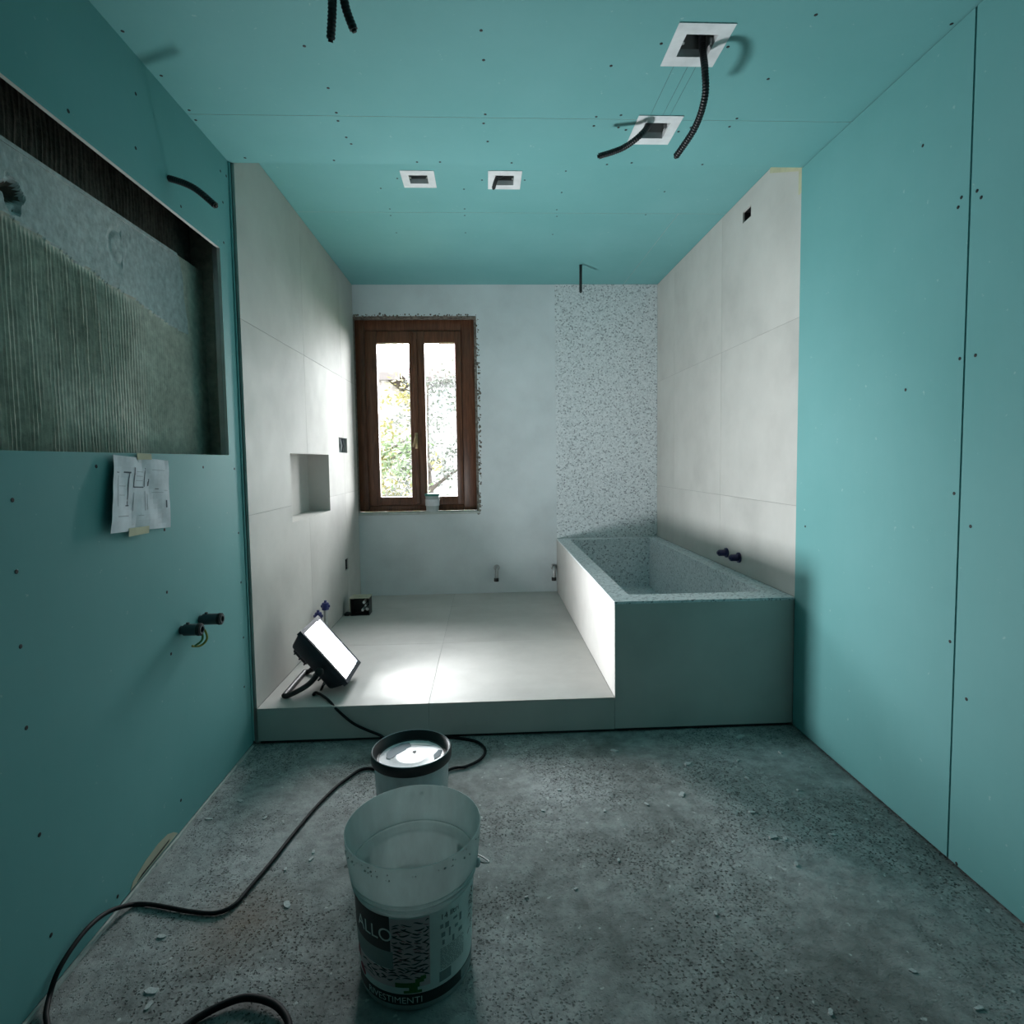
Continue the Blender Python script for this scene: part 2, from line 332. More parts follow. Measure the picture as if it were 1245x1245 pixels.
# ------------------------------------------------------------------ shell behind the boards
yO0, yO1, zO = .55, 2.527, (1.339, 2.206)          # opening in the left board
mb = MB(); mb.box(-1.45, XGL - .24, YREAR - .1, YB + .3, -.012, 2.98)          # masonry behind the left boards
mb.box(XGL - .24, XGL - .02, 2.62, 2.64, 0, 2.9)                                # stud closing the recess
mb.box(XGL - .24, XGL - .15, YREAR - .1, YB, 2.55, 2.98); mb.box(XGL - .24, XGL - .15, YREAR - .1, YB, -.01, 1.2)
wall_left = struct('wall_left', mb, 'mortar', 'left wall of teal gypsum board and pale grey tiles over rough masonry', 'wall')
mb = MB(); mb.box(XGR + .1, 1.75, YREAR - .1, YB + .3, -.012, 2.98)
wall_right = struct('wall_right', mb, 'rear', 'right wall of teal gypsum board and tall pale grey tiles', 'wall')
mb = MB(); mb.box(-1.45, 1.75, YREAR - .1, YB + .3, 2.95, 3.1)
ceiling = struct('ceiling', mb, 'rear', 'teal gypsum board ceiling stepping up above the tiled platform', 'ceiling')
mb = MB(); mb.box(-1.45, 1.75, YREAR - .1, YREAR, -.012, 2.98)
struct('wall_rear', mb, 'rear', 'unseen wall behind the viewer, darkened and set back to absorb light', 'wall')

# left gypsum board with the long opening
fl = lambda u, v, w: (XGL + w, u, v)
gb = obj('gypsum_board', panel(-.5, YF - .004, .008, ZC1, fl, TK, [(yO0, yO1, *zO)]), ['board', 'core'], wall_left)
for px, py in ((164, 38), (83, 135), (165, 114), (195, 92), (220, 251), (165, 180), (268, 208), (275, 214), (271, 246), (272, 295), (15, 608), (20, 695), (25, 786), (32, 885), (48, 1015), (62, 1137), (203, 720), (208, 795), (200, 644), (285, 570), (290, 648), (293, 708), (296, 775), (143, 1090), (220, 973), (247, 568), (117, 567), (297, 835)):
    p = at(px, py, x=XGL)
    if p.z < ZC1 - .02: screw('l', p, gb)
mb = MB(); mb.box(XGL - TK - .022, XGL - TK, 2.528, 2.575, 1.2, 2.55, .002); obj('metal_stud', mb, 'steel', wall_left)
mb = MB(); mb.box(XGL - TK - .05, XGL - TK, yO0 - .1, 2.57, 2.30, 2.34, .002); obj('metal_stud', mb, 'steel', wall_left)
mb = MB(); mb.box(XGL - TK - .05, XGL - TK, yO0 - .1, 2.527, 1.29, 1.334, .002); obj('metal_stud', mb, 'steel', wall_left)
# corner bead, black strip standing in for the gap's shade, and strip where boards meet the tiles
mb = MB(); mb.tube([(XGL + .0035, YF - .010, .02), (XGL + .0035, YF - .010, ZC1 - .002)], .0045, 8); obj('corner_bead', mb, 'board', wall_left, smooth=True)
mb = MB(); mb.box(XGL - .012, XGL + .004, YF - .003, YF + .004, .17, ZC1); obj('edge_strip', mb, 'board', wall_left)
mb = MB(); mb.box(XGL - .016, XGL - .002, YF - .0035, YF + .003, .01, .165); obj('gap_shade_strip', mb, 'black', wall_left)

# recess: combed mortar, smooth patch, brown scored band
def recess(xf, y0, y1, z0, z1, dy, dz, hfun):
    mb = MB(); ny_ = int((y1 - y0) / dy); nz_ = int((z1 - z0) / dz)
    for j in range(nz_ + 1):
        for i in range(ny_ + 1):
            y = y0 + (y1 - y0) * i / ny_; z = z0 + (z1 - z0) * j / nz_; mb.v.append((xf + hfun(y, z), y, z))
    for j in range(nz_):
        for i in range(ny_):
            a = j * (ny_ + 1) + i; mb.f.append((a, a + 1, a + ny_ + 2, a + ny_ + 1))
            y = y0 + (y1 - y0) * (i + .5) / ny_; z = z0 + (z1 - z0) * (j + .5) / nz_; mb.m.append(2 if math.hypot((y - 1.60) / .035, (z - 2.005) / .045) + .8 * noise.noise((y * 32, z * 32, 6)) < .75 else 1 if patchy(y, z) else 0)  # hole faces take dark brown to paint in the pocket's shade
    return mb
zcomb = lambda y: 1.952 - (y - 1.559) * .135
def patchy(y, z): return zcomb(y) + .012 * noise.noise((y * 14, 0, 3)) < z < 2.2 and y < 2.42 + .06 * (2.14 - z) / .3 + .02 * noise.noise((0, z * 9, 5))
def h_mortar(y, z):
    n1 = noise.noise((y * 5, z * 5, 1)); n2 = noise.noise((y * 30, z * 18, 2)); n3 = noise.noise((y * 90, z * 60, 4))
    h = n1 * .003 + n2 * .0012 + n3 * .0008
    if not patchy(y, z):
        yy = y + .12 * noise.noise((z * 2.2, 4, 4)); st = 1.0 if y < 1.86 else max(.1, 1 - (yy - 1.88) / .3)
        st *= .45 + .55 * max(0, min(1, .8 + 1.6 * noise.noise((y * 4, z * 3, 9))))
        w = math.sin(2 * PI * (y + .003 * noise.noise((y * 3, z * 2, 7)) + .0012 * noise.noise((y * 40, z * 9, 3))) / .0148); h += (max(-.6, w)) * .0045 * st * min(1, max(0, (zcomb(y) - z) / .03))
    else: h += .003
    d = math.hypot((y - 1.60) / .035, (z - 2.005) / .045) + .8 * noise.noise((y * 32, z * 32, 6))
    if d < 1: h -= .06 * (1 - d)
    d = math.hypot((y - 2.03) / .06, (z - 2.03) / .07); h -= .004 * math.exp(-((d - .75) / .16) ** 2) * (1 if y < 2.05 else .3)
    return h
obj('combed_render', recess(XGL - .12, .45, 2.64, 1.15, 2.138, 0.0035, .006, h_mortar), ['mortar', 'patch', 'brown'], wall_left, recalc=False)
mb = MB(); mb.box(XGL - .20, XGL - .112, .45, 2.40, 2.128, 2.1395); obj('render_ledge', mb, 'patch', wall_left)
def h_brown(y, z): return noise.noise((y * 6, z * 6, 1)) * .004 + noise.noise((y * 60, z * 14, 2)) * .004 + max(-.5, math.sin(2 * PI * y / .019)) * .003
_p = patchy; patchy = lambda y, z: False
obj('scored_brick_band', recess(XGL - .165, .45, 2.64, 2.10, 2.56, .004, .014, h_brown), ['brown', 'brown', 'brown'], wall_left, recalc=False); patchy = _p

# left tiles, 90 x 90, with the niche and two sockets cut in
fr_l = lambda u, v, w: (XL + w, u, v)
niche = (3.24, 4.02, .972, 1.356); boxA = (4.31, 4.56, 1.375, 1.488); boxB = (4.385, 4.475, .478, .565)
ycols = [YF + .001, 3.55, 4.45, YB - .004]; G = .0012
for a, b_ in zip(ycols, ycols[1:]):
    for c_, d_ in zip([ZP + .001, 1.066, 1.946], [1.066, 1.946, ZC2 - .002]):
        obj('tile', panel(a + G, b_ - G, c_ + G, d_ - G, fr_l, .010, [niche, boxA, boxB]), ['tile', 'tile'], wall_left)
mb = panel(YF + .006, YB, .0, ZC2 + .1, lambda u, v, w: (XL - .0014 + w, u, v), .018, [(h[0] - .0045, h[1] + .0045, h[2] - .0045, h[3] + .0045) for h in (niche, boxA, boxB)]); obj('grout_bed', mb, ['grout', 'grout'], wall_left)
def socket(fn, hole, depth, mat, parent, name='niche_lining'):
    a, b_, c_, d_ = hole; mb = MB()
    P = lambda u, v, w: fn(u, v, w)
    e = .004
    for (u0, u1, v0, v1, w0, w1) in ((a, b_, c_, d_, -depth - e, -depth), (a - e, a, c_, d_, -depth, -.0101), (b_, b_ + e, c_, d_, -depth, -.0101), (a - e, b_ + e, c_ - e, c_, -depth, -.0101), (a - e, b_ + e, d_, d_ + e, -depth, -.0101)):
        mb.add([P(u, v, w) for u in (u0, u1) for v in (v0, v1) for w in (w0, w1)], [(0, 1, 3, 2), (4, 6, 7, 5), (0, 4, 5, 1), (2, 3, 7, 6), (0, 2, 6, 4), (1, 5, 7, 3)])
    return obj(name, mb, mat, parent)
socket(fr_l, niche, .143, 'tile', wall_left)
sb = socket(fr_l, boxA, .05, 'steel', wall_left, 'socket_box')
for k in range(4):
    y = 4.34 + k * .06; mb = MB(); mb.tube([(XL - .03, y, 1.38), (XL - .022, y + .01, 1.43), (XL - .03, y, 1.484)], .008, 8); obj('wire', mb, 'grey' if k % 2 else 'white', sb, smooth=True)
socket(fr_l, boxB, .045, 'black', wall_left, 'socket_box')

# ------------------------------------------------------------------ right wall
fr_g = lambda u, v, w: (XGR - w, u, v)
SEAM = 1.712
g1 = obj('gypsum_board', panel(SEAM + .0035, YF - .003, .006, ZC1 - .005, fr_g, TK), ['board', 'board'], wall_right)
g2 = obj('gypsum_board', panel(SEAM - 1.2, SEAM - .0035, .006, ZC1 - .005, fr_g, TK), ['board', 'board'], wall_right)
obj('gypsum_board', panel(-.5, SEAM - 1.204, .006, ZC1 - .001, fr_g, TK), ['board', 'core'], wall_right)
for px, py in ((1122, 177), (1169, 240), (1165, 252), (1167, 436), (1101, 474), (979, 640), (1160, 600), (1155, 780)): screw('r', at(px, py, x=XGR), g1)
for px, py in ((1188, 232), (1193, 240), (1163, 1050), (1186, 432), (1180, 640), (1175, 850)): screw('r', at(px, py, x=XGR), g2)
mb = MB(); mb.box(XGR + TK + .001, XGR + TK + .03, SEAM - .04, SEAM + .04, 0, ZC1); obj('joint_shade_stud', mb, 'black', wall_right)  # stud coloured black to put shade into the open joint
fr_r = lambda u, v, w: (XR - w, u, v)
boxC = (3.168, 3.268, 2.612, 2.672)
for a, b_ in zip(ycols, ycols[1:]):
    for c_, d_ in zip([ZT + .001, 1.066, 1.946], [1.066, 1.946, ZC2 - .002]):
        obj('tile', panel(a + G, b_ - G, c_ + G, d_ - G, fr_r, .010, [boxC]), ['tile', 'tile'], wall_right)
mb = panel(YF + .006, YB, 0, ZC2 + .1, lambda u, v, w: (XR + .0014 - w, u, v), .018, [(boxC[0] - .0045, boxC[1] + .0045, boxC[2] - .0045, boxC[3] + .0045)]); obj('grout_bed', mb, ['grout', 'grout'], wall_right)
socket(fr_r, boxC, .05, 'black', wall_right, 'socket_box')
def strip(name, pts, mat, parent=None):
    mb = MB(); mb.add(pts, [(0, 1, 2, 3)]); o = obj(name, mb, mat, parent); md = o.modifiers.new('thick', 'SOLIDIFY'); md.thickness = .0012; md.offset = 0; return o
mk = thing('masking_tape', (XR, YF + .04, 2.5), 'pale yellow masking tape along the top corner of the right tiles', 'tape')
strip('tape_strip', [(XR - .0015, YF - .003, 2.505), (XR - .0015, YF + .028, 2.505), (XR - .0015, YF + .028, ZC1 + .05), (XR - .0015, YF - .003, ZC1 + .05)], 'tape', mk)
strip('tape_strip', [(XR - .003, YF, 2.60), (XR - .003, YF + .3, 2.735), (XR - .003, YF + .3, ZC2 - .004), (XR - .003, YF, ZC2 - .004)], 'tape', mk)

# ------------------------------------------------------------------ ceiling boards
lampsF = [(.606, .783, 1.800, 1.992), (.608, .783, 2.270, 2.470)]; lampsB = [(-.411, -.240, 3.008, 3.188), (.034, .206, 3.004, 3.200)]
inn = lambda r: (r[0] + .034, r[1] - .034, r[2] + .042, r[3] - .042)
fc1 = lambda u, v, w: (u, v, ZC1 - w); fc2 = lambda u, v, w: (u, v, ZC2 - w)
hF = [inn(r) for r in lampsF]; hB = [inn(r) for r in lampsB]
JF, JB = 2.300, 3.503
c1 = obj('gypsum_board', panel(XGL - .1, XGR + .1, JF - 1.2, JF - .0008, fc1, TK, hF), ['board', 'core'], ceiling)
c0 = obj('gypsum_board', panel(XGL - .1, XGR + .1, YREAR, JF - 1.2015, fc1, TK), ['board', 'core'], ceiling)
c2 = obj('gypsum_board', panel(XGL - .1, XGR + .1, JF + .0008, YF, fc1, TK, hF), ['board', 'core'], ceiling)
obj('gypsum_board', panel(XGL - .1, XGR + .1, ZC1 + TK, ZC2 + .03, lambda u, v, w: (u, YF + w, v), TK), ['board', 'core'], ceiling)
c3 = obj('gypsum_board', panel(XGL - .1, XGR + .1, YF, JB - .001, fc2, TK, hB), ['board', 'core'], ceiling)
c4 = obj('gypsum_board', panel(XGL - .1, 1.176, JB + .001, YB + .05, fc2, TK), ['board', 'core'], ceiling)
obj('gypsum_board', panel(1.1775, XGR + .1, JB + .001, YB + .05, fc2, TK), ['board', 'core'], ceiling)
for px, py in ((149, 38), (196, 92), (230, 134), (238, 146), (370, 56), (399, 107), (409, 137), (411, 147), (406, 195), (421, 167), (427, 175), (585, 37), (588, 73), (590, 139), (588, 150), (593, 172), (743, 80), (725, 142), (722, 153), (755, 140), (752, 155), (761, 158), (840, 155), (804, 53), (885, 57), (992, 18), (934, 96), (896, 144), (887, 154), (738, 200), (768, 198), (854, 200), (298, 192), (507, 197), (535, 197), (622, 198), (825, 160), (1157, 29)):
    p = at(px, py, z=ZC1); screw('c', p, c1 if p.y < JF else c2)
for px, py in ((483, 217), (463, 229), (586, 219), (638, 219), (688, 208), (683, 234), (808, 233), (474, 254), (565, 254), (565, 262), (677, 255), (677, 263), (785, 261), (564, 230), (482, 283), (566, 283), (672, 285), (475, 262)):
    p = at(px, py, z=ZC2); screw('c', p, c3 if p.y < JB else c4)
# pencil lines struck between the two front lights
for xp in (.652, .70, .728):
    mb = MB(); mb.box(xp - .0005, xp + .0005, 1.995, 2.268, ZC1 - .0004, ZC1 + .0002); obj('pencil_line', mb, 'grey', c1)

# ------------------------------------------------------------------ back wall with the window opening
WY = YB + .10
wx0, wx1 = -1.092, at(576, 400, y=WY).x; wz0, wz1 = at(520, 621, y=WY).z, at(520, 389, y=WY).z
ox1, oz1, oz0 = wx1 + .022, wz1 + .008, wz0 - .022
fb = lambda u, v, w: (u, YB - w, v)
wall_back = struct('wall_back', panel(-1.45, 1.75, -.012, 2.95, fb, .30, [(-1.094, ox1, oz0, oz1)]), ['plaster', 'rubble'], 'white skimmed back wall around the brown window', 'wall')
mb = panel(XT + .002, XR - .001, ZT + .001, ZC2 - .001, lambda u, v, w: (u, YB - .006 - w, v), .0058); obj('mosaic_panel', mb, ['terrazzo', 'terrazzo'], wall_back)
# chipped plaster along the top and the right of the opening
mb = MB()
def chip(cx, cy_, cz, s):
    bm = bmesh.new(); bmesh.ops.create_icosphere(bm, subdivisions=1, radius=s)
    for q in bm.verts: q.co = Vector((q.co.x * R.uniform(.6, 1.2), q.co.y * R.uniform(.4, .9), q.co.z * R.uniform(.6, 1.3)))
    mb.bm(bm, Matrix.Translation((cx, cy_, cz)))
for i in range(120): chip(wx0 + .02 + (ox1 - wx0) * R.random(), YB + R.uniform(.0, .05), oz1 + R.uniform(-.008, .022), R.uniform(.006, .014))
for i in range(170): chip(ox1 + R.uniform(-.012, .022) , YB + R.uniform(.0, .012), oz0 + (oz1 - oz0) * R.random(), R.uniform(.006, .016))
mb.box(wx1 + .001, ox1 + .02, YB + .05, WY + .12, oz0, oz1 + .02); mb.box(wx0, ox1, YB + .06, WY + .12, wz1 + .001, oz1 + .02)
ch = obj('broken_plaster_edge', mb, 'rubble', wall_back); ch['kind'] = 'stuff'
mb = MB()
for i in range(70): chip(ox1 + R.uniform(.004, .026), YB + .001, oz0 + .02 + (oz1 - oz0 - .04) * R.random() ** .9, R.uniform(.003, .011))
for i in range(60): chip(wx0 + .02 + .93 * R.random(), YB + .001, oz1 + R.uniform(-.002, .014), R.uniform(.003, .010))
dp = obj('plaster_chip_hole', mb, 'brown', wall_back); dp['kind'] = 'stuff'

# window_1
win = bpy.data.objects.new('window_1', None); COL.objects.link(win); win.location = ((wx0 + wx1) / 2, WY, wz0)
tag(win, 'dark brown wooden double casement window with brass handle', 'window', kind='structure')
wp = lambda px, py: at(px, py, y=WY)
s0, s1 = wp(446, 500).x, wp(562, 500).x; t0, t1 = wp(500, 614).z, wp(500, 403).z
gl = [(wp(458, 420).x, wp(497, 420).x), (wp(516, 420).x, wp(553, 420).x)]; gz0, gz1 = wp(500, 604).z, wp(500, 417).z
midx = wp(506, 500).x
def bxp(name, x0, x1, y0, y1, z0, z1, par, mat='wood', b=.004):
    mb = MB(); mb.box(x0, x1, y0, y1, z0, z1, b); return obj(name, mb, mat, par, smooth=True)
fy0, fy1 = WY, WY + .07
bxp('frame_post', wx0, s0 - .002, fy0, fy1, wz0, wz1, win); bxp('frame_post', s1 + .002, wx1, fy0, fy1, wz0, wz1, win)
bxp('frame_head', s0 - .001, s1 + .001, fy0, fy1, t1 + .002, wz1, win); bxp('frame_sill', s0 - .001, s1 + .001, fy0, fy1, wz0, t0 - .002, win)
for k in (0, 1):
    a, b_ = (s0, midx - .001) if k == 0 else (midx + .001, s1); ga, gb_ = gl[k]
    sh = bpy.data.objects.new('sash', None); COL.objects.link(sh); sh.location = ((a + b_) / 2, WY, t0); adopt_loc = sh.location.copy(); sh.parent = win; sh.matrix_parent_inverse = Matrix.Translation(win.location).inverted()
    y0, y1 = WY - .014, WY + .048
    bxp('stile', a, ga, y0, y1, t0, t1, sh); bxp('stile', gb_, b_, y0, y1, t0, t1, sh); bxp('rail', ga, gb_, y0 + .001, y1, gz1, t1, sh); bxp('rail', ga, gb_, y0 + .001, y1, t0, gz0, sh)
    mb = MB(); mb.box(ga - .005, gb_ + .005, WY + .015, WY + .019, gz0 - .005, gz1 + .005); obj('pane', mb, 'glass', sh)
for a in ((s0 - .012, s0 + .012, t0 - .012, t1 + .012), (s1 - .012, s1 + .012, t0 - .012, t1 + .012), (s0 + .012, s1 - .012, t1 - .012, t1 + .012), (s0 + .012, s1 - .012, t0 - .012, t0 + .012)): bxp('frame_stop', a[0], a[1], WY + .049, WY + .085, a[2], a[3], win, b=0)
mb = MB(); mb.box(midx - .02, midx + .02, WY + .049, WY + .06, t0, t1); obj('meeting_bar', mb, 'wood', win)
bxp('astragal', midx - .022, midx + .022, WY - .032, WY - .015, t0 + .01, t1 - .01, win, b=.008)
hz = wp(508, 535).z; hx = wp(507, 535).x
mb = MB(); mb.box(hx - .012, hx + .012, WY - .040, WY - .033, hz - .075, hz + .06, .003); pl_ = obj('handle_plate', mb, 'brass', win, smooth=True)
mb = MB(); mb.tube(bez([(hx, WY - .038, hz + .03), (hx, WY - .075, hz + .03), (hx - .004, WY - .082, hz + .01), (hx - .02, WY - .08, hz - .04), (hx - .026, WY - .078, hz - .06)], 6), .009, 10); obj('handle', mb, 'brass', pl_, smooth=True)
mb = MB(); mb.box(wx0, ox1, YB - .012, WY - .001, oz0 + .001, wz0 - .001, .002); sill = struct('trim_1', mb, 'foam', 'narrow grey stone sill under the brown window', 'sill')
sill_z = wz0 - .001

# ------------------------------------------------------------------ raised platform
mb = MB(); mb.box(XL + .0, XT - .0, YF + .012, YB - .001, .0, ZP - .0014)
plat = struct('floor_platform', mb, 'grout', 'low raised platform clad in pale grey tiles beside the bathtub', 'platform')
xcols = [XL + .001, -.289, XT - .001]
for a, b_ in zip(xcols, xcols[1:]):
    for c_, d_ in zip(ycols, ycols[1:]):
        y0 = c_ if c_ > YF + .1 else YF
        obj('tile', panel(a + G, b_ - G, y0 + G * (y0 > YF), d_ - G, lambda u, v, w: (u, v, ZP + w), .010), ['tile_floor', 'tile_floor'], plat)
for a, b_ in zip(xcols, xcols[1:]):
    obj('tile', panel(a + G * .5, b_ - G * .5, .012, ZP - .0106, lambda u, v, w: (u, YF - w, v), .0115), ['tile_floor', 'tile_floor'], plat)
mb = MB(); mb.box(XL + .01, XR - .02, YF + .006, YF + .0115, .0, .012); obj('riser_shade_strip', mb, 'black', plat)  # solid black strip stands in for the shade under the riser

# ------------------------------------------------------------------ bathtub
tub = thing('bathtub', ((XT + XR) / 2, (YF + YB) / 2, 0), 'built-in bathtub faced with grey tiles and lined with speckled mosaic', 'bathtub')
bx0, bx1, by0, by1 = XT + .10, 1.366, YF + .135, 4.775
obj('rim', panel(XT, XR - .0015, YF, YB - .0075, lambda u, v, w: (u, v, ZT + w), .012, [(bx0, bx1, by0, by1)]), ['terrazzo', 'terrazzo'], tub)
obj('front_panel', panel(XT + .0005, XR - .006, .014, ZT - .0125, lambda u, v, w: (u, YF - w, v), .012), ['tile_floor', 'tile_floor'], tub)
obj('side_panel', panel(YF + .0125, YB - .002, ZP + .001, ZT - .0125, lambda u, v, w: (XT - w, u, v), .012), ['tile_floor', 'tile_floor'], tub)
zb = .22; mb = MB(); th = .02
mb.box(bx0 - th, bx0, by0 - th, by1 + th, zb - th, ZT - .0125); mb.box(bx1, bx1 + th, by0 - th, by1 + th, zb - th, ZT - .0125)
mb.box(bx0, bx1, by0 - th, by0, zb - th, ZT - .0125); mb.box(bx0, bx1, by1, by1 + th, zb - th, ZT - .0125); mb.box(bx0, bx1, by0, by1, zb - th, zb)
obj('basin', mb, 'terrazzo', tub)
mb = MB(); mb.lathe([(0, zb + .004), (.03, zb + .004), (.034, zb + .001), (.034, zb - .004)], ((bx0 + bx1) / 2, 4.3, 0), 20); obj('drain', mb, 'steel', tub, smooth=True)
mb = MB(); mb.box(XT + .0125, XR - .02, YF + .0125, YB - .01, .0, zb - th - .001); obj('base_block', mb, 'grout', tub)

# pale strip along the foot of the left wall
mb = MB(); n = 60
for i in range(n):
    y = YREAR + (YF - .02 - YREAR) * i / n; y2 = YREAR + (YF - .02 - YREAR) * (i + 1) / n
    mb.box(XGL + .0005, XGL + .008 + .003 * noise.noise((y * 6, 0, 0)), y, y2 - .0002, -.004, .006 + .003 * noise.noise((y * 5, 2, 0)))
struct('baseboard_left', mb, 'foam', 'pale ragged foam strip along the foot of the left wall', 'edge strip')
mb = MB(); pts = [(1.72, .012), (1.735, .03), (1.80, .048), (1.87, .056), (1.93, .05), (1.965, .034), (1.99, .014)]
mb.add([(XGL + .0012, y, z) for y, z in pts], [tuple(range(len(pts)))]); tp = obj('torn_paper_edge', mb, 'cream', gb); md = tp.modifiers.new('t', 'SOLIDIFY'); md.thickness = .001; md.offset = 0
mb = MB(); mb.add([(XGL + .003, 1.75, .016), (XGL + .003, 1.93, .024), (XGL + .003, 1.935, .029), (XGL + .003, 1.78, .023)], [(0, 1, 2, 3)]); tp = obj('tear', mb, 'black', gb); md = tp.modifiers.new('t', 'SOLIDIFY'); md.thickness = .001; md.offset = 0

# ------------------------------------------------------------------ recessed light frames
def light_frame(r, z, label):
    t = thing('recessed_light_frame', ((r[0] + r[1]) / 2, (r[2] + r[3]) / 2, z), label, 'light frame', 'square plaster frames for ceiling lights')
    i_ = inn(r); i2 = (i_[0] + .004, i_[1] - .004, i_[2] + .004, i_[3] - .004)
    mb = panel(r[0], r[1], r[2], r[3], lambda u, v, w: (u, v, z - .003 - w), .0028, [i2]); obj('frame', mb, ['white', 'white'], t)
    mb = panel(i_[0] + .0006, i_[1] - .0006, i_[2] + .0006, i_[3] - .0006, lambda u, v, w: (u, v, z - .0001 - w), .022, [i2]); obj('collar', mb, ['white', 'white'], t)
    mb = MB(); a, b_, c_, d_ = i_; e = .003; h0, h1 = z + .0235, z + .10
    mb.box(a - e, a, c_, d_, h0, h1); mb.box(b_, b_ + e, c_, d_, h0, h1); mb.box(a - e, b_ + e, c_ - e, c_, h0, h1); mb.box(a - e, b_ + e, d_, d_ + e, h0, h1); mb.box(a - e, b_ + e, c_ - e, d_ + e, h1, h1 + e)
    obj('housing', mb, 'steel', t)
    for q in (i2[0] + .006, i2[1] - .006):
        mb = MB(); mb.box(q - .004, q + .004, (c_ + d_) / 2 - .006, (c_ + d_) / 2 + .006, z + .004, z + .02, .001); obj('spring_clip', mb, 'steel', t)
    return t
light_frame(lampsF[0], ZC1, 'white square ceiling light frame with one long black conduit hanging straight down')
light_frame(lampsF[1], ZC1, 'white square ceiling light frame with a short black conduit bending sideways')
light_frame(lampsB[0], ZC2, 'white square ceiling light frame holding no conduit, above the platform')
light_frame(lampsB[1], ZC2, 'white square ceiling light frame with a short conduit stub, above the platform')
def conduit(pts, label, r=.0118, n=40, cat='conduit'):
    P = bez(pts, 24); L = [0]
    for a, b_ in zip(P, P[1:]): L.append(L[-1] + (b_ - a).length)
    cnt = max(8, int(L[-1] / .0021)); Q = []; j = 0
    for k in range(cnt + 1):
        s = L[-1] * k / cnt
        while j < len(L) - 2 and L[j + 1] < s: j += 1
        f = (s - L[j]) / max(1e-9, L[j + 1] - L[j]); Q.append(P[j].lerp(P[j + 1], f))
    rr = [r * (1.0 if (k // 2) % 2 == 0 else .88) for k in range(len(Q))]
    t = thing('conduit', Q[0], label, cat, 'black corrugated conduits')
    mb = MB(); mb.tube(Q, rr, 12); mb.v = mb.v; obj('sleeve', mb, 'black', t, smooth=True)
    d = (Q[-1] - Q[-2]).normalized(); mb = MB(); mb.tube([Q[-1] - d * .002, Q[-1] + d * .006], r * .55, 10); obj('wire_end', mb, 'dark', t, smooth=True)
    return t
iA = inn(lampsF[0]); iB = inn(lampsF[1]); iD = inn(lampsB[1])
Z1, Z2 = ZC1, ZC2
conduit([(iA[1] - .028, 1.92, Z1 + .09), (iA[1] - .026, 1.925, Z1 + .02), at(857, 85, z=2.545), at(857, 118, z=2.48), at(845, 155, z=2.43), at(822, 190, z=2.385)], 'long black conduit curving down from the frame farthest from the window')
conduit([(iB[0] + .03, 2.335, Z1 + .09), (iB[0] + .03, 2.345, Z1 + .02), at(780, 163, z=2.56), at(757, 180, z=2.53), at(728, 190, z=2.51)], 'short black conduit bending sideways out of a white ceiling frame')
conduit([(iD[0] + .04, 3.09, Z2 + .08), (iD[0] + .036, 3.09, Z2 + .02), at(604, 217, z=Z2 - .012), at(600, 229, z=Z2 - .05)], 'black conduit stub poking out of the frame above the platform', r=.0105)
conduit([at(706, 320, z=Z2 + .02), at(706, 330, y=4.372), at(706, 355, y=4.372)], 'straight black conduit hanging in front of the speckled mosaic panel', r=.0112)
hA = at(402, 48, z=2.42); hB_ = at(430, 36, z=2.44); base = Vector((-.362, 1.50, ZC1 + .005))
conduit([base - Vector((.008, 0, 0)), at(403, -20, z=2.53), at(404, 10, z=2.475), hA], 'longer of two black conduits hanging side by side from ceiling board')
conduit([base + Vector((.045, .0, 0)), at(417, -22, z=2.53), at(420, 8, z=2.485), hB_], 'shorter of two black conduits hanging side by side from ceiling board')
b0 = at(205, 217, x=XGL); conduit([b0 - Vector((.04, 0, 0)), b0 + Vector((.002, 0, 0)), at(235, 228, x=XGL + .09), at(262, 250, x=XGL + .165)], 'black conduit sticking out of the left board above the opening')

# ------------------------------------------------------------------ pipe fittings
def stub(name, p, axis, prof, mat, label, cat, grp=None, extra=None):
    t = thing(name, p, label, cat, grp)
    mb = MB(); mb.lathe(prof, p, 20, axis); obj('body', mb, mat, t, smooth=True)
    return t
def plug(p, label, L):
    t = stub('pipe_stub', p, (1, 0, 0), [(0, -.01), (.015, -.01), (.015, .012), (.021, .013), (.021, L - .012), (.017, L - .010), (.017, L), (.011, L), (.011, L - .012), (0, L - .012)], 'grey', label, 'pipe fitting', 'grey pipe stubs in the left board')
    mb = MB(); mb.lathe([(.0215, L - .016), (.0225, L - .014), (.0225, L - .004), (.0185, L - .003)], p, 20, (1, 0, 0)); obj('cap', mb, 'dark', t, smooth=True)
    mb = MB(); mb.box(p.x + .02, p.x + .03, p.y - .004, p.y + .004, p.z + .019, p.z + .027, .001); obj('lug', mb, 'grey', t)
    return t
pA = at(220, 766, x=XGL); pB = at(243, 753, x=XGL)
plug(pA, 'lower grey pipe stub with dark cap in the left board', .075); plug(pB, 'higher grey pipe stub with dark cap in the left board', .085)
t = thing('earth_wire', pB + Vector((0, -.05, -.02)), 'yellow and green wire curling out between the two pipe stubs', 'wire')
mb = MB(); q = at(237, 763, x=XGL); mb.tube(bez([q - Vector((.01, 0, 0)), q + Vector((.03, .0, -.005)), q + Vector((.045, -.005, -.04)), q + Vector((.03, -.02, -.062)), q + Vector((.012, -.05, -.055))], 8), .0042, 8); obj('strand', mb, 'earth', t, smooth=True)
mb = MB(); mb.tube(bez([q - Vector((.01, .01, 0)), q + Vector((.025, -.01, -.01)), q + Vector((.035, -.02, -.04)), q + Vector((.02, -.045, -.056))], 8), .0038, 8); obj('strand', mb, 'green', t, smooth=True)
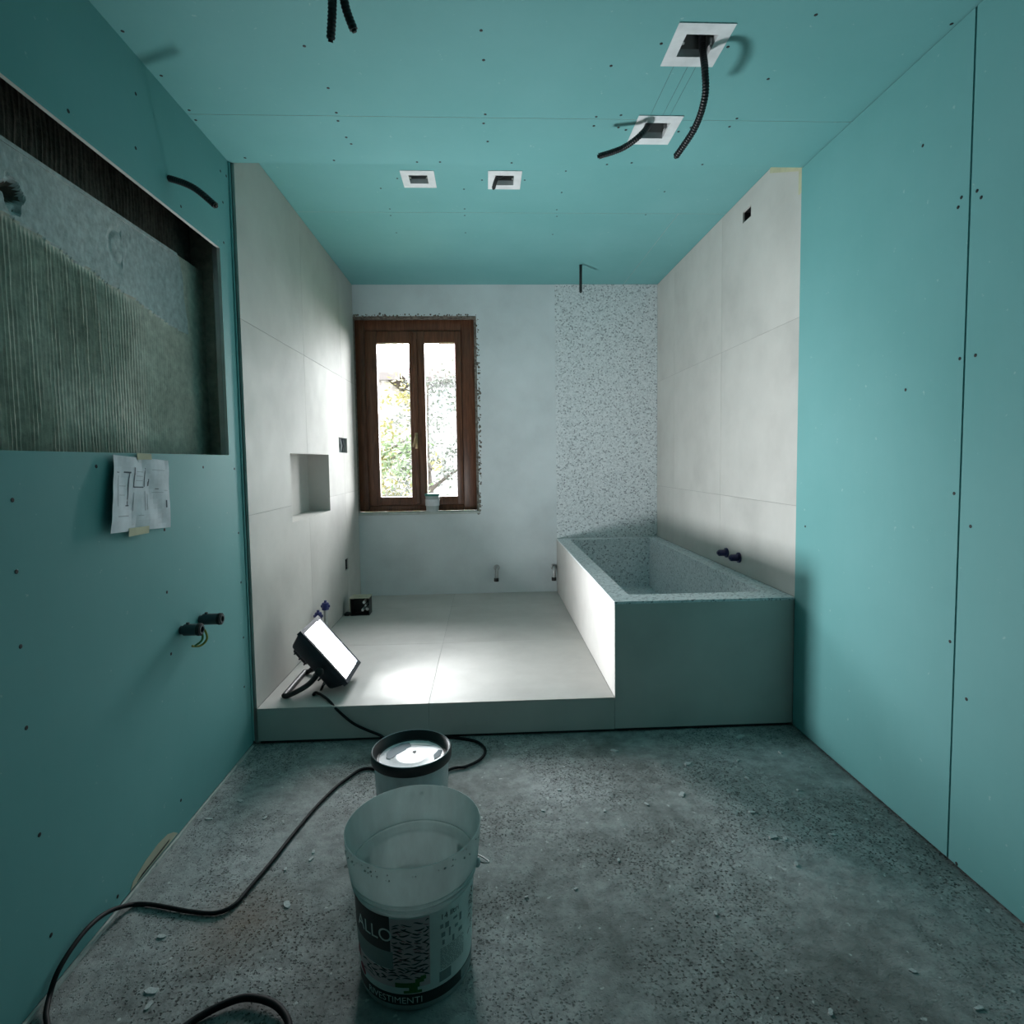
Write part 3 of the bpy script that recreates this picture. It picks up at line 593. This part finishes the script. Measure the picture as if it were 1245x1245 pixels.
def elbow(px, py, label):
    p = at(px, py, y=YB); t = thing('pipe_elbow', p, label, 'pipe fitting', 'elbow fittings low on the back wall')
    mb = MB(); mb.lathe([(.026, .0), (.026, .008), (.018, .01), (.018, .03)], p + Vector((0, -.0003, 0)), 18, (0, -1, 0)); obj('flange', mb, 'steel', t, smooth=True)
    mb = MB(); mb.tube(bez([p + Vector((0, -.02, 0)), p + Vector((0, -.05, 0)), p + Vector((-.002, -.072, -.012)), p + Vector((-.004, -.076, -.04)), p + Vector((-.006, -.076, -.085))], 6), .015, 14); obj('bend', mb, 'steel', t, smooth=True)
    mb = MB(); e = p + Vector((-.006, -.076, -.085)); mb.lathe([(0, .03), (.018, .03), (.020, .026), (.020, .002), (.016, 0), (0, 0)], e + Vector((0, 0, -.02)), 16); obj('nut', mb, 'dark', t, smooth=True)
elbow(604, 690, 'grey elbow fitting alone on the white back wall below the window'); elbow(673, 689, 'dark elbow fitting tight beside the bathtub on the back wall')
for px, py, lb in ((884, 672, 'navy pipe plug in the right tiles, the one farther from teal board'), (899, 678, 'navy pipe plug in the right tiles, the one nearer to teal board')):
    p = at(px, py, x=XR); t = thing('pipe_plug', p, lb, 'pipe plug', 'navy plugs above the bathtub')
    mb = MB(); mb.lathe([(0, .001), (.030, .001), (.030, .010), (.0, .0105)], p, 18, (-1, 0, 0)); obj('flange', mb, 'navy', t, smooth=True)
    mb = MB(); mb.lathe([(.020, .009), (.020, .05), (.018, .054), (.010, .055), (.010, .062), (0, .062)], p, 18, (-1, 0, 0)); obj('body', mb, 'navy', t, smooth=True)
for (x, y, h, lb) in ((XL + .062, 3.60, .262, 'taller blue-capped pipe standing on the platform behind the work light'), (XL + .040, 3.52, .222, 'shorter blue-capped pipe standing on the platform behind the work light')):
    t = thing('capped_pipe', (x, y, ZP), lb, 'pipe', 'capped pipes by the left tiles')
    mb = MB(); mb.lathe([(0, 0), (.02, 0), (.02, .004), (.013, .006), (.013, h - .02)], (x, y, ZP), 16); obj('pipe', mb, 'steel', t, smooth=True)
    mb = MB(); mb.lathe([(.012, h - .045), (.022, h - .044), (.022, h - .006), (.018, h), (.008, h + .001), (.008, h + .014), (0, h + .015)], (x, y, ZP), 16); mb.box(x - .028, x + .028, y - .006, y + .006, ZP + h - .03, ZP + h - .014, .002); obj('cap', mb, 'blue', t, smooth=True)

# small black fitting box in the corner of the platform
p = at(438, 748.5, z=ZP); x0, x1, y0, y1, h = p.x - .072, p.x + .068, p.y, p.y + .10, .128
t = thing('fitting_box', ((x0 + x1) / 2, (y0 + y1) / 2, ZP), 'small open black box with cream top in the platform corner', 'box')
mb = MB(); e = .004; z = ZP + .0005
mb.box(x0, x1, y1 - e, y1, z, z + h); mb.box(x0, x0 + e, y0, y1 - e, z, z + h); mb.box(x1 - e, x1, y0, y1 - e, z, z + h); mb.box(x0 + e, x1 - e, y0, y1 - e, z, z + e); obj('shell', mb, 'black', t)
mb = MB(); mb.box(x0 - .002, x1 + .002, y0 - .004, y1 + .002, z + h + .0005, z + h + .008); mb.box(x0 - .006, x0 - .001, y0 - .004, y0 + .004, z + .03, z + h); obj('top_flap', mb, 'cream', t)
mb = MB(); mb.box(x0 - .045, x0 - .008, y0 - .006, y0 + .05, z, z + .018, .003); obj('side_flap', mb, 'black', t)
for dx, dz, r in ((.100, .095, .011), (.088, .038, .010), (.122, .045, .012), (.11, .07, .007)):
    mb = MB(); mb.lathe([(0, 0), (r, 0), (r, .07), (0, .07)], (x0 + dx, y0 + .012, z + dz), 10, (0, 1, 0)); obj('terminal', mb, 'white', t, smooth=True)

# ------------------------------------------------------------------ plan sheet on the left board
t = thing('plan_sheet', (XGL, 1.86, 1.1), 'creased white sheet with floor plan sketches taped to the left board', 'paper')
c00, c10, c11, c01 = at(123, 649, x=XGL), at(205, 641, x=XGL), at(202, 560, x=XGL), at(131, 553, x=XGL)
def sheet_pt(u, v, e=0):
    q = c00.lerp(c10, u).lerp(c01.lerp(c11, u), v)
    lift = .004 + .022 * max(0, 1 - u * 2.2) ** 1.5 * (1 - .55 * v) + .004 * abs(math.sin(u * 7 + v * 3)) + .006 * noise.noise((u * 3, v * 3, 2)) ** 2
    q.x = XGL + lift + e; q.y += .008 * noise.noise((0, v * 3, 1)) * (1 if u < .5 else 1.6) ; return q
mb = MB(); n = 14
mb.v = [tuple(sheet_pt(i / n, j / n)) for j in range(n + 1) for i in range(n + 1)]
for j in range(n):
    for i in range(n): a = j * (n + 1) + i; mb.f.append((a, a + 1, a + n + 2, a + n + 1)); mb.m.append(0)
sh = obj('sheet', mb, 'paper', t); md = sh.modifiers.new('t', 'SOLIDIFY'); md.thickness = .0006; md.offset = 0
def ink(segs, mat, name):
    for (u0, v0, u1, v1) in segs:
        mb = MB(); k = max(1, int(max(abs(u1 - u0), abs(v1 - v0)) * 14)); hor = (u1 - u0) > (v1 - v0)
        for q in range(k):
            a, b_ = q / k, (q + 1) / k
            if hor: A = (u0 + (u1 - u0) * a, v0, u0 + (u1 - u0) * b_, v1)
            else: A = (u0, v0 + (v1 - v0) * a, u1, v0 + (v1 - v0) * b_)
            mb.add([sheet_pt(A[0], A[1], .0009), sheet_pt(A[2], A[1], .0009), sheet_pt(A[2], A[3], .0009), sheet_pt(A[0], A[3], .0009)], [(0, 1, 2, 3)])
        obj(name, mb, mat, sh, recalc=False)
ink([(.36, .59, .375, .86), (.36, .585, .54, .60), (.545, .60, .56, .86), (.61, .61, .635, .71), (.18, .775, .30, .795), (.27, .34, .285, .78), (.24, .335, .31, .35), (.92, .30, .945, .41), (.74, .57, .80, .58), (.06, .775, .12, .785)], 'ink', 'plan_line')
ink([(.37, .27, .38, .52), (.56, .27, .57, .54), (.09, .34, .10, .74), (.10, .20, .30, .212), (.60, .28, .61, .5), (.40, .80, .52, .806), (.40, .74, .52, .746), (.40, .68, .52, .686), (.66, .84, .9, .846), (.68, .52, .88, .526), (.12, .60, .24, .606), (.12, .48, .24, .486), (.46, .20, .54, .206), (.9, .55, .96, .556)], 'lightink', 'plan_line')
for (a, b_, c_, d_) in ((.42, .97, .66, 1.07), (.30, -.07, .62, .05)):
    mb = MB(); mb.add([sheet_pt(a, b_, .0022), sheet_pt(c_, b_ + .02, .0022), sheet_pt(c_, d_, .0022), sheet_pt(a, d_ - .01, .0022)], [(0, 1, 2, 3)]); o = obj('tape_strip', mb, 'tape', t); md = o.modifiers.new('t', 'SOLIDIFY'); md.thickness = .0005; md.offset = 0

# ------------------------------------------------------------------ pail on the window sill
c = at(526, 621, y=YB + .034); c = Vector((c.x, YB + .034, sill_z + .0005))
t = thing('small_tub', c, 'small white plastic tub with teal lid on the window sill', 'tub')
mb = MB(); mb.lathe([(0, 0), (.050, 0), (.052, .003), (.060, .138), (.060, .14)], c, 28); obj('body', mb, 'pail_white', t, smooth=True)
mb = MB(); mb.lathe([(.058, .132), (.065, .133), (.066, .150), (.062, .154), (.056, .152), (0, .151)], c, 28); obj('lid', mb, 'teal', t, smooth=True)
mb = MB(); mb.lathe([(.0575, .05), (.0595, .05), (.0622, .105), (.0603, .105)], c, 28, closed=True); obj('label_band', mb, 'lid', t, smooth=True)

# ------------------------------------------------------------------ LED work light
na = math.radians(39.5); n_ = Vector((math.cos(na), 0, math.sin(na))); tdir = Vector((-math.sin(na), 0, math.cos(na)))
ly0, ly1 = 2.795, 3.055; fc = Vector((-.816, 0, .345)) ; yc = (ly0 + ly1) / 2
def L3(t_, y, w): return (fc + tdir * t_ + n_ * w) + Vector((0, y, 0))
def lbox(mb, t0_, t1_, y0, y1, w0, w1, shr=0.0, b=.006):
    bm = bmesh.new(); bmesh.ops.create_cube(bm, size=1)
    for q in bm.verts:
        back = q.co.z < 0; k = 1 - shr if back else 1
        tt = (t0_ + t1_) / 2 + q.co.x * (t1_ - t0_) * k; yy = (y0 + y1) / 2 + q.co.y * (y1 - y0) * k; ww = w0 if back else w1; q.co = Vector((tt, yy, ww))
    if b: bmesh.ops.bevel(bm, geom=bm.edges[:], offset=b, segments=2, affect='EDGES', profile=.5)
    for q in bm.verts: q.co = Vector(L3(*q.co))
    return mb.bm(bm)
wl = thing('work_light', (-.85, yc, ZP), 'black LED floodlight glowing white on the platform edge', 'work light')
hs = obj('housing', lbox(MB(), -.168, .168, ly0 - .012, ly1 + .012, -.080, -.004, .16, .012), 'housing', wl, smooth=True)
for k in range(7):
    tt = -.105 + k * .035; obj('cooling_fin', lbox(MB(), tt - .004, tt + .004, ly0 + .02, ly1 - .02, -.098, -.076, 0, .0015), 'housing', hs, smooth=True)
obj('driver_box', lbox(MB(), .02, .125, ly0 + .05, ly1 - .05, -.112, -.078, .08, .01), 'housing', wl, smooth=True)
mb = panel(-.172, .172, ly0 - .016, ly1 + .016, lambda u, v, w: L3(u, v, .020 + w), .024, [(-.150, .150, ly0 + .004, ly1 - .004)]); obj('bezel', mb, ['housing', 'housing'], wl)
mb = MB(); mb.add([L3(-.150, ly0 + .004, .003), L3(.150, ly0 + .004, .003), L3(.150, ly1 - .004, .003), L3(-.150, ly1 - .004, .003)], [(0, 1, 2, 3)]); led = obj('led_panel', mb, 'led', wl, recalc=False); led['label'] = 'glowing white diffuser panel'
if led.data.polygons[0].normal.dot(n_) < 0: led.data.flip_normals()
al = bpy.data.lights.new('work_light_beam', 'AREA'); al.shape = 'RECTANGLE'; al.size = .29; al.size_y = .24; al.energy = LAMP_W; al.color = (.93, .975, 1.0); al.spread = math.radians(142)
ao = bpy.data.objects.new('work_light_beam', al); COL.objects.link(ao)
_m = Matrix((tdir, n_.cross(tdir), n_)).transposed().to_4x4(); _m = _m @ Matrix.Rotation(PI, 4, 'X'); _m.translation = Vector(L3(0, yc, .0045)); ao.matrix_world = _m; ao.parent = wl; ao.matrix_parent_inverse = Matrix.Translation(wl.location).inverted()
# U-shaped stand: two arms, cross foot, hinge knobs
foot_z = ZP + .0135
for y in (ly0 - .030, ly1 + .030):
    hinge = Vector(L3(-.035, y, -.032)); ft = Vector((-.995, y, foot_z)); kn = Vector((-.915, y, hinge.z - .05))
    mb = MB(); P = bez([hinge, hinge.lerp(ft, .45) + Vector((.022, 0, -.012)), ft + Vector((.03, 0, .004)), ft], 8); mb.tube(P, .013, 10); obj('stand_arm', mb, 'black', wl, smooth=True)
    s = -1 if y < yc else 1; mb = MB(); mb.lathe([(0, .016), (.017, .016), (.021, .012), (.021, 0), (.008, -.001), (.008, -.018), (0, -.018)], hinge + Vector((0, s * .008, 0)), 14, (0, s, 0)); obj('hinge_knob', mb, 'black', wl, smooth=True)
mb = MB(); mb.tube([(-.995, ly0 - .03, foot_z), (-.995, ly1 + .03, foot_z)], .013, 10); obj('foot_bar', mb, 'black', wl, smooth=True)

# ------------------------------------------------------------------ cords
def cord(pts, r, label, name='power_cord', mat='rubber', grp='black cords'):
    P = bez(pts, 10); mb = MB(); mb.tube(P, r, 10); return tag(obj(name, mb, mat, smooth=True), label, 'cord', grp)
fl_ = lambda px, py, z=.0045: at(px, py, z=z)
wl_ = lambda px, py: at(px, py, x=XGL + .017)
rc = .0062
lp = Vector(L3(-.10, ly0 + .06, -.094))
cord([lp, lp + Vector((-.03, -.01, -.06)), (-.86, 2.78, ZP + .008), at(385, 842, z=ZP + .0075), at(398, 850, z=ZP + .010), at(412, 865, y=YF - .010), at(432, 881, y=YF - .012), at(460, 893, y=YF - .016), fl_(475, 899), fl_(515, 897), fl_(555, 897), fl_(580, 902), fl_(590, 912), fl_(584, 923), fl_(566, 932), fl_(548, 935),
      Vector((-.30, 2.26, .0045)), fl_(450, 934), fl_(420, 948), fl_(390, 975), fl_(360, 1010), fl_(330, 1048), fl_(303, 1080), fl_(285, 1100), fl_(262, 1110), fl_(230, 1108), fl_(185, 1100), fl_(160, 1100),
      wl_(133, 1108), wl_(110, 1125), wl_(88, 1152), wl_(70, 1182), wl_(61, 1208), fl_(56, 1232, .008), fl_(56, 1255), Vector((-1.02, 1.22, .004)), Vector((-.90, 1.10, .004))], rc, 'black power cord running from the work light across the floor and up the left wall')
cord([fl_(215, 1256, .007), fl_(240, 1238, .007), fl_(270, 1222, .010), fl_(300, 1213, .012), fl_(330, 1219, .012), fl_(347, 1235, .010), fl_(352, 1256, .007), Vector((-.44, 1.16, .007)), Vector((-.5, 1.0, .007))], .0085, 'thick black cable end looping on the screed beside the open bucket')

# ------------------------------------------------------------------ closed pail with black lid
c = Vector((-.290, 2.055, .0)); t = thing('lidded_pail', c, 'white round pail with a black-rimmed dusty lid', 'pail')
H = .258
mb = MB(); mb.lathe([(0, .0), (.122, .0), (.125, .004), (.134, H - .04), (.134, H - .036), (.131, H - .036), (.121, .01), (0, .008)], c, 48); obj('body', mb, 'pail_white', t, smooth=True)
mb = MB(); mb.lathe([(.1355, H - .034), (.1435, H - .033), (.1455, H - .028), (.1455, H - .008), (.1425, H), (.138, H + .001), (.1345, H - .002), (.124, H - .028), (.112, H - .031), (.112, H - .034), (.1345, H - .034)], c, 56, closed=True); lr = obj('lid_rim', mb, 'black', t, smooth=True)
mb = MB(); mb.lathe([(.1400, H + .0005), (.1408, H + .0022), (.1398, H + .003), (.139, H + .0012)], c, 56, closed=True); obj('rim_bead', mb, 'lid', lr, smooth=True)
mb = MB(); mb.lathe([(.118, H - .0300), (.06, H - .0290), (.055, H - .0278), (.05, H - .0286), (0, H - .028)], c, 48); ld = obj('lid_disc', mb, 'lid', t, smooth=True)
def blob(pts, z, mat, name, par):
    mb = MB(); mb.add([(c.x + a, c.y + b_, z) for a, b_ in pts], [tuple(range(len(pts)))]); o = obj(name, mb, mat, par); md = o.modifiers.new('t', 'SOLIDIFY'); md.thickness = .0008; md.offset = 0; return o
blob([(-.095, .02), (-.09, -.015), (-.075, -.022), (-.06, .0), (-.03, .04), (-.01, .07), (-.02, .095), (-.05, .09), (-.08, .055)], H - .0280, 'stain', 'paint_stain', ld)
blob([(.085, -.035), (.105, -.01), (.11, .03), (.095, .035), (.08, .0)], H - .0286, 'stain', 'paint_stain', ld)
blob([(.0, .02), (.008, .012), (.014, .018), (.012, .032), (.002, .03)], H - .0270, 'dark', 'dirt_mark', ld)
blob([(-.03, .10), (.05, .105), (.08, .08), (.06, .07), (-.01, .08)], H - .0284, 'label', 'dust_patch', ld)

# ------------------------------------------------------------------ open milky bucket with printed label
c = Vector((-.203, 1.440, 0)); BH = .372; th0 = math.atan2(0 - c.y, 0 - c.x)
bk = thing('plastic_bucket', c, 'open milky plastic bucket with printed label, rinse water inside', 'bucket')
Ro = lambda z: .141 + .0115 * min(z, .25) / .25
prof = [(0, .002), (.136, .002), (.1405, .000), (.1412, .004), (Ro(.25), .25), (.158, .251), (.1595, .254), (.158, .257), (.1545, .258), (.1545, .263), (.1600, .264), (.1615, .267), (.160, .270), (.157, .271), (.157, .276), (.163, .278), (.1645, .284), (.1700, .330), (.1725, BH - .006), (.1728, BH), (.1705, BH + .001), (.1695, BH - .004), (.165, .31), (.160, .278), (.152, .262), (.148, .24), (.138, .012), (0, .010)]
mb = MB(); mb.lathe(prof, c, 72); obj('body', mb, 'pail', bk, smooth=True)
mb = MB(); mb.lathe([(0, .118), (.1405, .118), (.1415, .1195), (.139, .1185)], c, 48); obj('rinse_water', mb, 'water', bk, smooth=True)
def wrap(phi, z, e): a = th0 + phi; r = Ro(z) + e; return (c.x + r * math.cos(a), c.y + r * math.sin(a), z)
D = math.radians
def wpatch(mb, p0, p1, z0, z1, e, sk0=0, sk1=0):
    n = max(1, int(abs(p1 - p0) / 3)); vs_ = []; fs = []
    for i in range(n + 1):
        f = i / n; a = D(p0 + (p1 - p0) * f); vs_ += [wrap(a, z0 + sk0 * f, e), wrap(a, z1 + sk1 * f, e)]
    for i in range(n): fs.append((2 * i, 2 * i + 2, 2 * i + 3, 2 * i + 1))
    return mb.add(vs_, fs)
lab = obj('label', wpatch(MB(), -128, 128, .014, .240, .0005), 'label', bk, recalc=False, smooth=True)
def pr(name, mat, args_list):
    for a in args_list: obj(name, wpatch(MB(), *a), mat, lab, recalc=False, smooth=True)
pr('print_band', 'labeldark', [(-100, -24, .150, .240, .0009), (-128, 128, .014, .043, .0009)])
pr('print_panel', 'labelgrey', [(-95, -22, .106, .150, .0009), (48, 78, .016, .040, .0013), (21, 34, .052, .078, .0009)])
pr('print_panel', 'pink', [(-24, 12, .085, .236, .0008), (-70, 12, .060, .104, .0008)])
mb = MB()
def stroke(p0, z0, L_, am, ph, w, e=.0014):
    n = 5; vs_ = []; fs = []
    for i in range(n + 1):
        f = i / n; p = p0 + L_ * f; z = z0 + am * math.sin(ph + f * 3.2); ww = w * math.sin(PI * (f * .8 + .1)); vs_ += [wrap(D(p), z - ww, e), wrap(D(p), z + ww, e)]
    mb.add(vs_, [(2 * i, 2 * i + 2, 2 * i + 3, 2 * i + 1) for i in range(n)])
def stripes(p0, p1, z0, z1):
    z = z0 + .003
    while z < z1:
        p = p0 + R.uniform(0, 2)
        while p < p1 - 2:
            L_ = min(R.uniform(4.5, 10), p1 - p)
            if R.random() < .86: stroke(p, z + R.uniform(-.0012, .0012) + (p - p0) * .00028, L_, R.choice((-1, 1)) * .003, R.random() * 3, R.uniform(.0015, .0024))
            p += L_ + R.uniform(.8, 2.2)
        z += .0085
stripes(-23, 11.5, .088, .226); stripes(-64, 11.5, .066, .098)
for i in range(52): stroke(58 + R.uniform(0, 15), R.uniform(.115, .225), R.uniform(2, 5), .003 * R.choice((-1, 1)), R.random() * 3, .0016)
obj('print_stripes', mb, 'labeldark', lab, recalc=False)['kind'] = 'stuff'
mb = MB()
for i in range(22): stroke(-22 + R.uniform(0, 30), R.uniform(.09, .225), R.uniform(3, 5), .002, R.random() * 3, .0009, .0011)
obj('print_fleck', mb, 'red', lab, recalc=False)['kind'] = 'stuff'
for a in ((-76, .085, 9, .012, 0, .014), (-70, .058, 12, .004, 1, .012, .0016), (-72, .105, 5, .004, 1, .008)): mb = MB(); stroke(*a); obj('print_flame', mb, 'red', lab, recalc=False)
mb = MB()
wpatch(mb, -21, 2, .061, .073, .0018); wpatch(mb, -8, 0, .050, .064, .0018); wpatch(mb, -13, 4, .046, .053, .0018); wpatch(mb, -2, 6, .072, .082, .0018); wpatch(mb, 3, 8, .078, .088, .0018)
obj('print_cactus', mb, 'green', lab, recalc=False)
def text_on(s, size, phi, z, mat, e=.0016, name='lettering', skew=0):
    cu = bpy.data.curves.new('txt', 'FONT'); cu.body = s; cu.size = size; cu.resolution_u = 4; ob = bpy.data.objects.new('txt', cu); COL.objects.link(ob)
    bpy.context.view_layer.update(); dg = bpy.context.evaluated_depsgraph_get(); me = bpy.data.meshes.new_from_object(ob.evaluated_get(dg)); bpy.data.objects.remove(ob)
    mb = MB(); r0 = Ro(z); mb.add([wrap(D(phi) + q.co.x / r0, z + q.co.y + skew * q.co.x, e) for q in me.vertices], [tuple(p.vertices) for p in me.polygons]); bpy.data.meshes.remove(me)
    return obj(name, mb, mat, lab, recalc=False)
text_on('ALLO', .047, -66, .176, 'label'); text_on('RIVESTIMENTI', .0235, -54, .0195, 'label'); text_on('14 litri', .0205, 22, .212, 'labeldark')
mb = MB()
for k in range(13):
    z = .083 + k * .0044; p = 22
    while p < 50: 
        q = R.uniform(1.5, 5); wpatch(mb, p, min(51, p + q), z, z + .0018, .0013); p += q + .9
for (p, z, w, h_) in ((22, .190, 3, .010), (27, .186, 4, .014), (36, .194, 5, .006), (44, .178, 3, .020), (23, .166, 4, .012), (31, .160, 2, .022), (38, .170, 4, .008), (24, .146, 2.4, .012), (35, .140, 2.5, .016), (43, .150, 5, .010)): wpatch(mb, p, p + w, z, z + h_, .0013)
obj('print_text_block', mb, 'labelgrey', lab, recalc=False)['kind'] = 'stuff'
# wire handle folded down on the right with its ear
def rim_pt(phi, r, z): a = th0 + D(phi); return Vector((c.x + r * math.cos(a), c.y + r * math.sin(a), z))
for ph in (80, -100):
    mb = MB(); e0 = rim_pt(ph, .158, .262); d = (e0 - Vector((c.x, c.y, .262))).normalized(); mb.lathe([(.012, 0), (.012, .008), (.007, .012), (0, .012)], e0, 12, tuple(d)); obj('handle_ear', mb, 'pail_white', bk, smooth=True)
hp = [rim_pt(80, .172, .262), rim_pt(84, .182, .25), rim_pt(96, .196, .225), rim_pt(125, .192, .19), rim_pt(170, .186, .165), rim_pt(215, .188, .185), rim_pt(245, .194, .22), rim_pt(256, .182, .25), rim_pt(260, .172, .262)]
mb = MB(); mb.tube(bez(hp, 8), .0022, 6); obj('wire_handle', mb, 'steel', bk, smooth=True)
mb = MB(); rr = []
for i in range(70):
    a = R.uniform(0, 360); z = BH - R.uniform(.004, .03); rad = .1708 - (BH - z) * .06 + .002; s = R.uniform(.001, .0035); p_ = rim_pt(a, rad, z)
    bm = bmesh.new(); bmesh.ops.create_icosphere(bm, subdivisions=1, radius=s); mb.bm(bm, Matrix.Translation(p_))
o = obj('dried_residue', mb, 'splat', bk); o['kind'] = 'stuff'

# ------------------------------------------------------------------ outside
GZ = -2.8
mb = MB(); mb.box(-40, 30, YB + .6, 70, GZ - .2, GZ); struct('ground', mb, 'grass', 'lawn outside below the window', 'ground')
def house(x0, x1, y0, y1, zh, zr, wm, label, wins, hip=1.5):
    t = thing('house', ((x0 + x1) / 2, (y0 + y1) / 2, GZ), label, 'house', 'houses outside the window')
    mb = MB(); mb.box(x0, x1, y0, y1, GZ, zh); obj('wall', mb, wm, t)
    o = .6; mb = MB(); ym = (y0 + y1) / 2
    vs_ = [(x0 - o, y0 - o, zh), (x1 + o, y0 - o, zh), (x1 + o, y1 + o, zh), (x0 - o, y1 + o, zh), (x0 - o + hip, ym, zr), (x1 + o - hip, ym, zr)]
    mb.add(vs_, [(0, 1, 5, 4), (1, 2, 5), (2, 3, 4, 5), (3, 0, 4), (0, 3, 2, 1)]); obj('roof', mb, 'roof', t)
    mb = MB(); mb.box(x0 - o, x1 + o, y0 - o, y0 - o + .12, zh - .22, zh - .002); obj('eave', mb, 'eave', t)
    for i in range(int((x1 - x0) / .7)):
        mb = MB(); mb.box(x0 + i * .7, x0 + i * .7 + .14, y0 - o + .13, y0 - .01, zh - .2, zh - .03); obj('rafter_end', mb, 'eave', t)
    for (a, z, w, h_) in wins:
        mb = MB(); mb.box(a, a + w, y0 - .06, y0 + .02, z, z + h_); wn = obj('window_frame', mb, 'white', t)
        mb = MB(); mb.box(a + .08, a + w - .08, y0 - .075, y0 - .061, z + .08, z + h_ - .08); obj('pane', mb, 'grey', wn)
house(-9.5, -3.0, 17, 24, at(470, 452, y=16.4).z, 6.0, 'wallA', 'pale pink house with red tiled roof seen through the left casement', [(-4.1, 1.0, .8, 1.3), (-6, 1.0, 1, 1.3)])
house(-3.0, 4.0, 24.7, 30, at(535, 458, y=24.1).z, 8.4, 'wallB', 'white house with low red roof seen through the right casement', [(-2.2, 3.2, .9, 1.2)], 3.6)
def tree(x, y, h, rad, n, leaf, mat, label, name='tree', low=.25, seed=1):
    R = random.Random(seed)
    t = thing(name, (x, y, GZ), label, name, 'trees outside the window')
    mb = MB(); P = bez([(x, y, GZ), (x + .1 * rad, y, GZ + h * .35), (x - .05, y + .1, GZ + h * .7), (x, y, GZ + h * .96)], 5); mb.tube(P, [max(.02, .13 * (1 - k / len(P))) for k in range(len(P))], 8); obj('trunk', mb, 'bark', t, smooth=True)
    for k in range(7):
        a = R.uniform(0, 6.28); z0 = GZ + h * R.uniform(.3, .7); L_ = rad * R.uniform(.6, .95); mb = MB(); mb.tube(bez([(x, y, z0), (x + math.cos(a) * L_ * .5, y + math.sin(a) * .2, z0 + L_ * .35), (x + math.cos(a) * L_, y + math.sin(a) * .4, z0 + L_ * .6)], 4), [.05, .045, .04, .035, .03, .026, .022, .018, .014][:9], 6); obj('branch', mb, 'bark', t, smooth=True)
    mb = MB()
    cl = [(Vector((x + R.gauss(0, .42) * rad, y + R.uniform(-.35, .35), GZ + h * R.uniform(low, 1))), rad * R.uniform(.22, .42)) for _ in range(46)]
    for i in range(n):
        cc, cr = R.choice(cl); p = cc + Vector((R.gauss(0, .5) * cr, R.uniform(-.3, .3), R.gauss(0, .5) * cr)); a, b_ = Vector((R.gauss(0, 1), R.gauss(0, 1), R.gauss(0, .7))).normalized() * leaf, Vector((R.gauss(0, 1), R.gauss(0, 1), R.gauss(0, .7))).normalized() * leaf * .55
        mb.add([p - a, p - b_, p + a, p + b_], [(0, 1, 2, 3)])
    o = obj('foliage', mb, mat, t, recalc=False); o['kind'] = 'stuff'
tree(-2.55, 13.0, 6.0, 1.35, 3600, .07, 'leafy', 'yellow-leaved tree seen through the left casement', 'tree', .2, 2)
tree(-1.95, 10.6, 4.5, .9, 2600, .055, 'leafg', 'green bush below the yellow tree outside', 'bush', .05, 3)
tree(-1.15, 11.8, 5.9, 1.0, 5200, .05, 'leafd', 'grey-green shrub filling the right casement', 'bush', .1, 5)
tree(-.85, 8.9, 3.3, .7, 2400, .042, 'leafg', 'low green shrub in front of the grey-green one outside', 'bush', .05, 3)
tree(-1.75, 7.7, 2.7, .6, 1900, .04, 'leafd', 'low grey-green bush under the left casement outside', 'bush', .05, 3)
